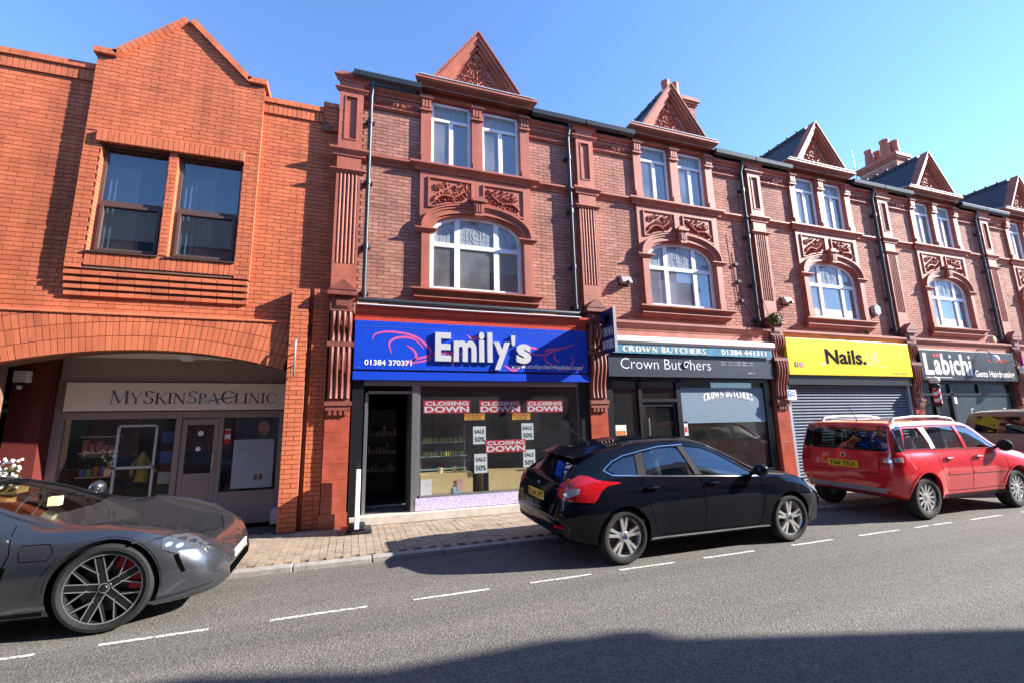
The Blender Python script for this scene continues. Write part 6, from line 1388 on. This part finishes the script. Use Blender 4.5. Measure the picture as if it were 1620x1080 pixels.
# ---------------------------------------------------------------- red compact SUV
REDP = plain('red_gloss_paint_car',(.60,.014,.022),.25,coat=1.0)
spec = dict(L=4.22, wheels=[(.66,.345),(3.19,.345)], flare=.045, gap=.06, cabin=(.30,2.98,.45), paint=REDP, glass=CARGLASS, rim=ALLOY, cap=ALLOY,
  top=[(0,.80),(.012,.92),(.03,1.06),(.06,1.24),(.10,1.42),(.145,1.55),(.21,1.605),(.32,1.63),(.6,1.65),(1.2,1.66),(1.8,1.655),(2.15,1.625),(2.4,1.56),(2.7,1.36),(3.0,1.16),(3.12,1.09),(3.4,1.045),(3.8,.985),(4.0,.92),(4.12,.82),(4.19,.70),(4.22,.60)],
  bot=[(0,.50),(.04,.42),(.2,.34),(.5,.28),(3.5,.27),(3.9,.30),(4.15,.36),(4.22,.42)],
  belt=[(0,.76),(.03,.93),(.08,1.04),(.16,1.075),(.5,1.075),(1.5,1.06),(2.6,1.035),(3.05,1.02),(3.4,.98),(3.8,.91),(4.0,.84),(4.12,.74),(4.22,.55)],
  wm=[(0,.70),(.02,.78),(.06,.83),(.15,.865),(.4,.875),(2.8,.875),(3.6,.87),(3.95,.83),(4.1,.74),(4.22,.52)],
  wb=[(0,.68),(.02,.75),(.06,.79),(.15,.815),(.4,.83),(2.6,.83),(3.2,.815),(3.7,.78),(4.0,.70),(4.22,.46)],
  ws=[(0,.66),(.03,.74),(.12,.80),(.4,.84),(3.4,.84),(3.9,.80),(4.1,.70),(4.22,.48)],
  wc=[(0,.62),(.06,.74),(.16,.725),(.3,.70),(1.2,.69),(2.1,.67),(2.4,.675),(2.7,.70),(2.98,.75),(3.15,.745),(3.6,.70),(4.0,.58),(4.22,.36)],
  zc=[(0,.78),(.06,1.20),(.10,1.37),(.16,1.51),(.24,1.57),(.4,1.59),(1.2,1.60),(1.8,1.59),(2.15,1.56),(2.4,1.48),(2.7,1.28),(2.98,1.08),(3.15,1.05),(3.6,.98),(4.0,.88),(4.22,.55)],
  zm=[(0,.62),(.4,.66),(3.5,.66),(4.22,.5)],
  side_windows=[[(.30,1.135),(.98,1.125),(.86,1.50),(.46,1.50)],[(1.10,1.12),(1.86,1.105),(1.84,1.515),(1.02,1.51)],[(1.96,1.10),(2.82,1.08),(2.60,1.25),(2.36,1.43),(2.2,1.50),(1.93,1.515)]],
  top_windows=[[(2.46,-.56),(2.46,.56),(2.90,.66),(3.04,.60),(3.08,0),(3.04,-.60),(2.90,-.66)]], rear_windows=[[(-.58,1.13),(.58,1.13),(.55,1.46),(-.55,1.46)]], cutz=1.05)
sq = lambda T: [(x, z if z < 1.09 else 1.09+(z-1.09)*.9) for x,z in T]
for k_ in ('top','zc'): spec[k_] = sq(spec[k_])
spec['side_windows'] = [sq(p) for p in spec['side_windows']]; spec['rear_windows'] = [sq(p) for p in spec['rear_windows']]
Y = Car('parked_car', (8.29,6.02,.03), R(2.0), 'red compact SUV with roof rails parked before the yellow-signed shop', spec)
Y.build(); Y.glass()
for cx,wr in spec['wheels']:
    for y in (-.87,.87): Y.wheel(cx,wr,y,ten_spoke,.228)
WSIL = plain('silver_rail',(.42,.42,.41),.45,metal=.3)
for sg in (-1,1):
    rl = MB(); rl.tube([(.40,sg*.60,1.55),(.48,sg*.61,1.62),(.9,sg*.62,1.645),(1.6,sg*.62,1.64),(2.0,sg*.61,1.60),(2.12,sg*.60,1.54)],[.03,.028,.022,.022,.022,.02],8); part('roof_rail', rl, WSIL, Y.T, smooth=50)
for v in ('near','far'):
    Y.patch('rear_pillar_cover', [(.08,1.09),(.28,1.09),(.42,1.50),(.26,1.505),(.17,1.42)], plain('gloss_black_panel',(.01,.01,.012),.08,coat=1.0) if 'gloss_black_panel' not in MATS else MATS['gloss_black_panel'], v, .004, .06)
    Y.patch('pillar_trim', [(.985,1.125),(1.095,1.12),(1.015,1.466),(.865,1.462)], WSIL, v, .004); Y.patch('pillar_trim', [(1.87,1.105),(1.95,1.10),(1.925,1.47),(1.845,1.47)], REDP, v, .004)
    Y.line('window_trim', [(.28,1.12),(1.2,1.105),(2.85,1.065)], .014, TRIM, v, .004); Y.line('window_trim', [(.44,1.485),(1.2,1.495),(1.95,1.49),(2.3,1.445)], .014, TRIM, v, .004)
    Y.line('door_gap', [(1.05,1.10),(1.07,.85),(1.18,.62),(1.22,.42),(1.92,.41),(1.91,1.08)], .007, SEAM, v); Y.line('door_gap', [(1.92,.41),(2.86,.41),(2.92,.6),(2.92,.9),(2.86,1.05)], .007, SEAM, v)
    Y.line('side_moulding', [(1.26,.70),(1.88,.695)], .035, REDP, v, .012); Y.line('side_moulding', [(1.95,.695),(2.85,.69)], .035, REDP, v, .012); Y.line('moulding_shadow', [(1.26,.678),(1.88,.673)], .008, SEAM, v, .006); Y.line('moulding_shadow', [(1.95,.673),(2.85,.668)], .008, SEAM, v, .006)
    Y.line('sill_cladding', [(1.12,.335),(2.90,.325)], .05, TRIM, v, .006)
    for x in (1.30,2.12):
        Y.patch('handle_recess', [(x+.06*math.cos(a),.945+.028*math.sin(a)) for a in [2*math.pi*i/14 for i in range(14)]], SEAM, v, .003, .03)
        d_ = 1 if v=='near' else -1; p0,_ = Y.hit((x-.09,-3*d_,.952),(0,d_,0)); p1,_ = Y.hit((x+.09,-3*d_,.95),(0,d_,0)); e = Vector((0,-.032*d_,0)); part('door_handle', MB().tube([p0,p0+e,p1+e,p1],[.012,.016,.016,.012],8), REDP, Y.T, smooth=50)
    Y.patch('tail_light', [(.02,.86),(.05,1.06),(.28,1.06),(.24,.97),(.20,.87)], RLAMP, v, .008, .04); Y.patch('lamp_lens', [(.05,.93),(.06,1.0),(.19,1.0),(.17,.93)], CLAMP, v, .012, .04)
    for cx,_ in spec['wheels']:                        # black wheel-arch edging
        pts = [(cx+.425*math.cos(R(a)),.345+.425*math.sin(R(a))) for a in range(8,173,8)]; Y.line('arch_edge', pts, .03, REDP, v, .012)
    d_ = -1 if v=='near' else 1
    part('mud_flap', MB().box(.395,.41,min(d_*.74,d_*.87),max(d_*.74,d_*.87),.14,.42), TRIM, Y.T)
Y.patch('tail_light', [(-.80,.86),(-.62,.86),(-.62,1.06),(-.78,1.06)], RLAMP, 'rear', .008, .04); Y.patch('tail_light', [(.80,.86),(.62,.86),(.62,1.06),(.78,1.06)], RLAMP, 'rear', .008, .04)
Y.patch('lamp_lens', [(-.78,.92),(-.66,.92),(-.66,.99),(-.77,.99)], CLAMP, 'rear', .012, .04)
Y.patch('rear_glass_surround', [(-.70,1.09),(.70,1.09),(.69,1.135),(-.69,1.135)], MATS['gloss_black_panel'], 'rear', .004, .08)
for sg in (-1,1): Y.patch('rear_glass_surround', [(sg*.575,1.12),(sg*.74,1.12),(sg*.69,1.49),(sg*.545,1.49)], MATS['gloss_black_panel'], 'rear', .004, .06)
Y.patch('rear_glass_surround', [(-.6,1.42),(.6,1.42),(.58,1.50),(-.58,1.50)], MATS['gloss_black_panel'], 'rear', .004, .08)
P = part('number_plate', MB().box(-.014,.02,-.26,.26,.79,.905), PLATE_Y, Y.T); plate_text(Y,'T66 TEX',-.23,.23,.81,.885,-.016,INK,P,'rear')
bd = MB(); bd.lathe([(0,-.006),(.045,-.006),(.05,0)],(.022,0,.99),'x',20); B = part('badge', bd, CHROME, Y.T); ar = MB().lathe([(0,-.008),(.035,-.008)],(.022,0,.99),'x',20); part('badge_field', ar, plain('badge_green',(.03,.10,.06),.3), B)
Y.line('tailgate_gap', [(-.60,1.08),(-.60,.72),(.60,.72),(.60,1.08)], .008, SEAM, 'rear'); Y.patch('rear_valance', [(-.72,.50),(.72,.50),(.66,.42),(-.66,.42)], WSIL, 'rear', .006, .08); Y.patch('lower_bumper', [(-.74,.50),(.74,.50),(.74,.58),(-.74,.58)], REDP, 'rear', .003, .08)
mirror(Y, 2.80, .85, 1.12, TRIM, .11, .2, .14); cabin_fittings(Y, [(1.25,-.36),(1.25,.36),(2.15,-.36),(2.15,.36)], 2.85, (2.45,.36,1.08), .10)
part('aerial', MB().tube([(.50,0,1.57),(.30,0,1.84)],[.007,.004],6), TRIM, Y.T)
both('headlamp', Y, [(3.70,.86),(4.02,.78),(4.10,.70),(3.98,.68),(3.75,.74)], CLAMP, off=.006, grid=.05); Y.line('bonnet_gap', [(3.15,.74),(3.6,.70),(3.98,.58)], .007, SEAM, 'top'); Y.line('bonnet_gap', [(3.15,-.74),(3.6,-.70),(3.98,-.58)], .007, SEAM, 'top')

# ---------------------------------------------------------------- grey low sports saloon
GREYP = plain('grey_metallic_paint',(.085,.092,.105),.26,metal=.75,coat=1.0)
spec = dict(L=4.88, dip=3.6, wheels=[(1.12,.362),(4.03,.362)], flare=.03, gap=.04, cabin=(.9,3.5,.30), paint=GREYP, glass=CARGLASS, rim=BLACKF, cap=BLACKF, caliper=plain('red_caliper',(.55,.01,.01),.3),
  top=[(0,.62),(.02,.72),(.06,.80),(.2,.90),(.6,1.02),(1.2,1.19),(1.8,1.30),(2.2,1.32),(2.6,1.285),(2.95,1.195),(3.3,1.06),(3.55,.96),(3.8,.89),(4.1,.81),(4.4,.72),(4.65,.63),(4.78,.55),(4.85,.47),(4.88,.41)],
  bot=[(0,.36),(.05,.28),(.3,.2),(.7,.16),(4.3,.15),(4.6,.15),(4.82,.17),(4.88,.21)],
  belt=[(0,.58),(.06,.76),(.2,.85),(.6,.92),(1.2,.93),(2.2,.89),(2.9,.86),(3.3,.85),(3.6,.855),(3.9,.86),(4.15,.84),(4.4,.76),(4.6,.66),(4.75,.55),(4.84,.44),(4.88,.35)],
  wm=[(0,.70),(.04,.78),(.12,.86),(.4,.94),(.9,.965),(2.0,.94),(3.2,.935),(3.8,.955),(4.2,.95),(4.45,.915),(4.62,.85),(4.76,.74),(4.85,.58),(4.88,.46)],
  wb=[(0,.66),(.06,.74),(.2,.80),(.6,.85),(1.2,.87),(2.0,.85),(3.0,.845),(3.5,.86),(3.9,.88),(4.2,.875),(4.45,.82),(4.62,.74),(4.76,.62),(4.88,.40)],
  ws=[(0,.62),(.06,.74),(.3,.86),(.9,.90),(3.2,.90),(4.2,.91),(4.45,.88),(4.65,.80),(4.8,.68),(4.88,.50)],
  wc=[(0,.55),(.2,.66),(.6,.64),(1.2,.60),(2.0,.575),(2.6,.57),(2.95,.62),(3.3,.70),(3.55,.745),(3.8,.76),(4.1,.75),(4.4,.68),(4.62,.56),(4.76,.44),(4.88,.28)],
  zc=[(0,.60),(.2,.88),(.6,.99),(1.2,1.14),(1.8,1.245),(2.2,1.265),(2.6,1.225),(2.95,1.12),(3.3,.97),(3.55,.905),(3.8,.90),(4.1,.868),(4.4,.785),(4.62,.675),(4.76,.57),(4.88,.38)],
  zm=[(0,.5),(.5,.56),(2.5,.50),(4.0,.56),(4.5,.46),(4.88,.30)],
  side_windows=[[(.95,1.0),(1.75,.965),(1.75,1.195),(1.3,1.11)],[(1.85,.96),(3.16,.905),(2.95,1.03),(2.70,1.14),(2.4,1.205),(2.0,1.225),(1.85,1.215)]],
  top_windows=[[(2.66,-.52),(2.66,.52),(3.25,.64),(3.45,.62),(3.52,0),(3.45,-.62),(3.25,-.64)]], cutz=.86)
lw = lambda T: [(x, z if z < .55 else .55+(z-.55)*.90) for x,z in T]
for k_ in ('top','zc','belt'): spec[k_] = lw(spec[k_])
spec['side_windows'] = [lw(p) for p in spec['side_windows']]; spec['cutz'] = .80
P_ = Car('parked_car', (-6.0,6.1,.03), R(1.8), 'dark grey low sports saloon parked outside the clinic with its nose to the pier', spec)
P_.build(); P_.glass()
for cx,wr in spec['wheels']:
    for y in (-.945,.945): P_.wheel(cx,wr,y,y_spoke,.288)
for v in ('near','far'):
    t_ = P_.patch('headlamp', lw([(4.40,.735),(4.46,.742),(4.54,.715),(4.63,.66),(4.72,.585),(4.60,.59),(4.48,.61),(4.415,.64)]), plain('smoked_lamp',(.06,.065,.075),.05,coat=1.0) if 'smoked_lamp' not in MATS else MATS['smoked_lamp'], v, .006, .04)
    for i in range(2): P_.patch('lamp_element', [(4.455+i*.075+.026*math.cos(a),.66-i*.025+.018*math.sin(a)) for a in [q*math.pi/6 for q in range(12)]], CLAMP, v, .010, .03, parent=t_)
    P_.patch('air_curtain', [(4.505,.575),(4.535,.57),(4.60,.42),(4.58,.41)], SEAM, v, .004, .03); P_.line('air_curtain_edge', [(4.47,.61),(4.54,.58),(4.61,.42)], .012, GREYP, v, .012)
    P_.line('splitter_edge', [(4.36,.20),(4.6,.215),(4.8,.235)], .025, GREYP, v, .02)
    P_.line('side_marker', [(4.20,.72),(4.34,.715)], .02, plain('marker_lens',(.03,.03,.03),.3) if 'marker_lens' not in MATS else MATS['marker_lens'], v, .006)
    P_.line('door_gap', [(3.30,.90),(3.36,.70),(3.30,.48),(3.22,.25),(2.0,.23)], .007, SEAM, v); P_.line('bonnet_gap', [(4.16,.70),(4.30,.72),(4.42,.725)], .006, SEAM, v)
    P_.line('charge_flap', [(3.42,.70),(3.43,.76),(3.62,.76),(3.66,.70),(3.63,.64),(3.44,.64),(3.42,.70)], .005, SEAM, v)
    P_.patch('wing_vent', [(3.30,.62),(3.36,.60),(3.30,.34),(3.24,.32)], SEAM, v, .003, .04); P_.line('sill_blade', [(1.6,.20),(3.62,.20)], .05, TRIM, v, .008)
    P_.patch('pillar_trim', lw([(1.76,.965),(1.84,.96),(1.84,1.215),(1.76,1.198)]), TRIM, v, .003)
    for cx,_ in spec['wheels']: P_.line('arch_edge', [(cx+.425*math.cos(R(a)),.362+.425*math.sin(R(a))) for a in range(-5,186,8)], .018, GREYP, v, .006)
pl = part('number_plate', MB().box(4.872,4.884,-.26,.26,.345,.425), PLATE_W, P_.T)
P_.patch('front_intake', [(-.42,.22),(.42,.22),(.46,.31),(-.46,.31)], SEAM, 'front', .003, .06); P_.line('bonnet_front_gap', [(4.58,-.40),(4.70,0),(4.58,.40)], .007, SEAM, 'top')
mirror(P_, 3.12, .90, .98, GREYP); cabin_fittings(P_, [(1.7,-.38),(1.7,.38),(2.5,-.38),(2.5,.38)], 3.15, (2.78,.38,.86), -.12)
single('permit_card', MB().box(-2.66,-2.58,5.62,5.70,1.02,1.10), plain('permit_paper',(.7,.68,.4),.6), (-2.62,5.66,1.02), 'small pale permit card standing behind the grey car windscreen', 'card')
# ---------------------------------------------------------------- brown SUV at the end
BRNP = plain('bronze_paint',(.17,.135,.105),.4,metal=.2,coat=.5)
spec = dict(L=4.6, wheels=[(.82,.37),(3.6,.37)], flare=.03, cabin=(.30,3.1,.5), paint=BRNP, glass=PRIVACY, rim=ALLOY, top_windows=[[(2.7,-.56),(2.7,.56),(3.1,.66),(3.25,0),(3.1,-.66)]], rear_windows=[[(-.6,1.20),(.6,1.20),(.56,1.58),(-.56,1.58)]], cutz=1.15,
  top=[(0,.9),(.02,1.0),(.06,1.15),(.12,1.45),(.2,1.68),(.4,1.72),(1.2,1.745),(2.0,1.735),(2.5,1.66),(2.9,1.45),(3.25,1.2),(3.6,1.14),(4.2,1.04),(4.45,.9),(4.57,.7),(4.6,.6)], bot=[(0,.5),(.2,.36),(.5,.3),(4.0,.3),(4.6,.45)],
  belt=[(0,.85),(.05,1.08),(.2,1.14),(1.5,1.13),(3.0,1.10),(3.6,1.05),(4.2,.95),(4.5,.75),(4.6,.55)], wm=[(0,.76),(.05,.86),(.2,.93),(1,.95),(3.6,.95),(4.2,.9),(4.5,.75),(4.6,.6)], wb=[(0,.74),(.05,.82),(.2,.88),(1,.89),(3.2,.88),(4.2,.8),(4.6,.5)], ws=[(0,.72),(.1,.86),(.5,.9),(3.8,.9),(4.4,.78),(4.6,.55)],
  wc=[(0,.68),(.1,.74),(.3,.70),(1.2,.68),(2.4,.67),(2.8,.72),(3.2,.78),(4.2,.66),(4.6,.4)], zc=[(0,.88),(.06,1.12),(.12,1.40),(.22,1.61),(.5,1.66),(1.5,1.68),(2.2,1.66),(2.6,1.52),(3.2,1.16),(4.2,1.0),(4.6,.55)], zm=[(0,.7),(.5,.72),(4.6,.6)],
  side_windows=[[(.32,1.22),(1.0,1.21),(.96,1.60),(.44,1.58)],[(1.08,1.21),(1.9,1.19),(1.9,1.62),(1.04,1.61)],[(2.0,1.19),(2.95,1.16),(2.5,1.52),(2.3,1.6),(2.0,1.62)]])
G = Car('parked_car', (13.95,6.3,.03), R(2.0), 'bronze-brown SUV parked in front of the red SUV', spec); G.build(); G.glass()
for cx,wr in spec['wheels']:
    for y in (-.93,.93): G.wheel(cx,wr,y,ten_spoke,.25)
for v in ('near','far'): G.patch('tail_light', [(.03,1.0),(.06,1.35),(.14,1.40),(.2,1.2),(.16,1.0)], plain('amber_lamp',(.55,.16,.02),.1,coat=1.) if 'amber_lamp' not in MATS else MATS['amber_lamp'], v, .008, .05)
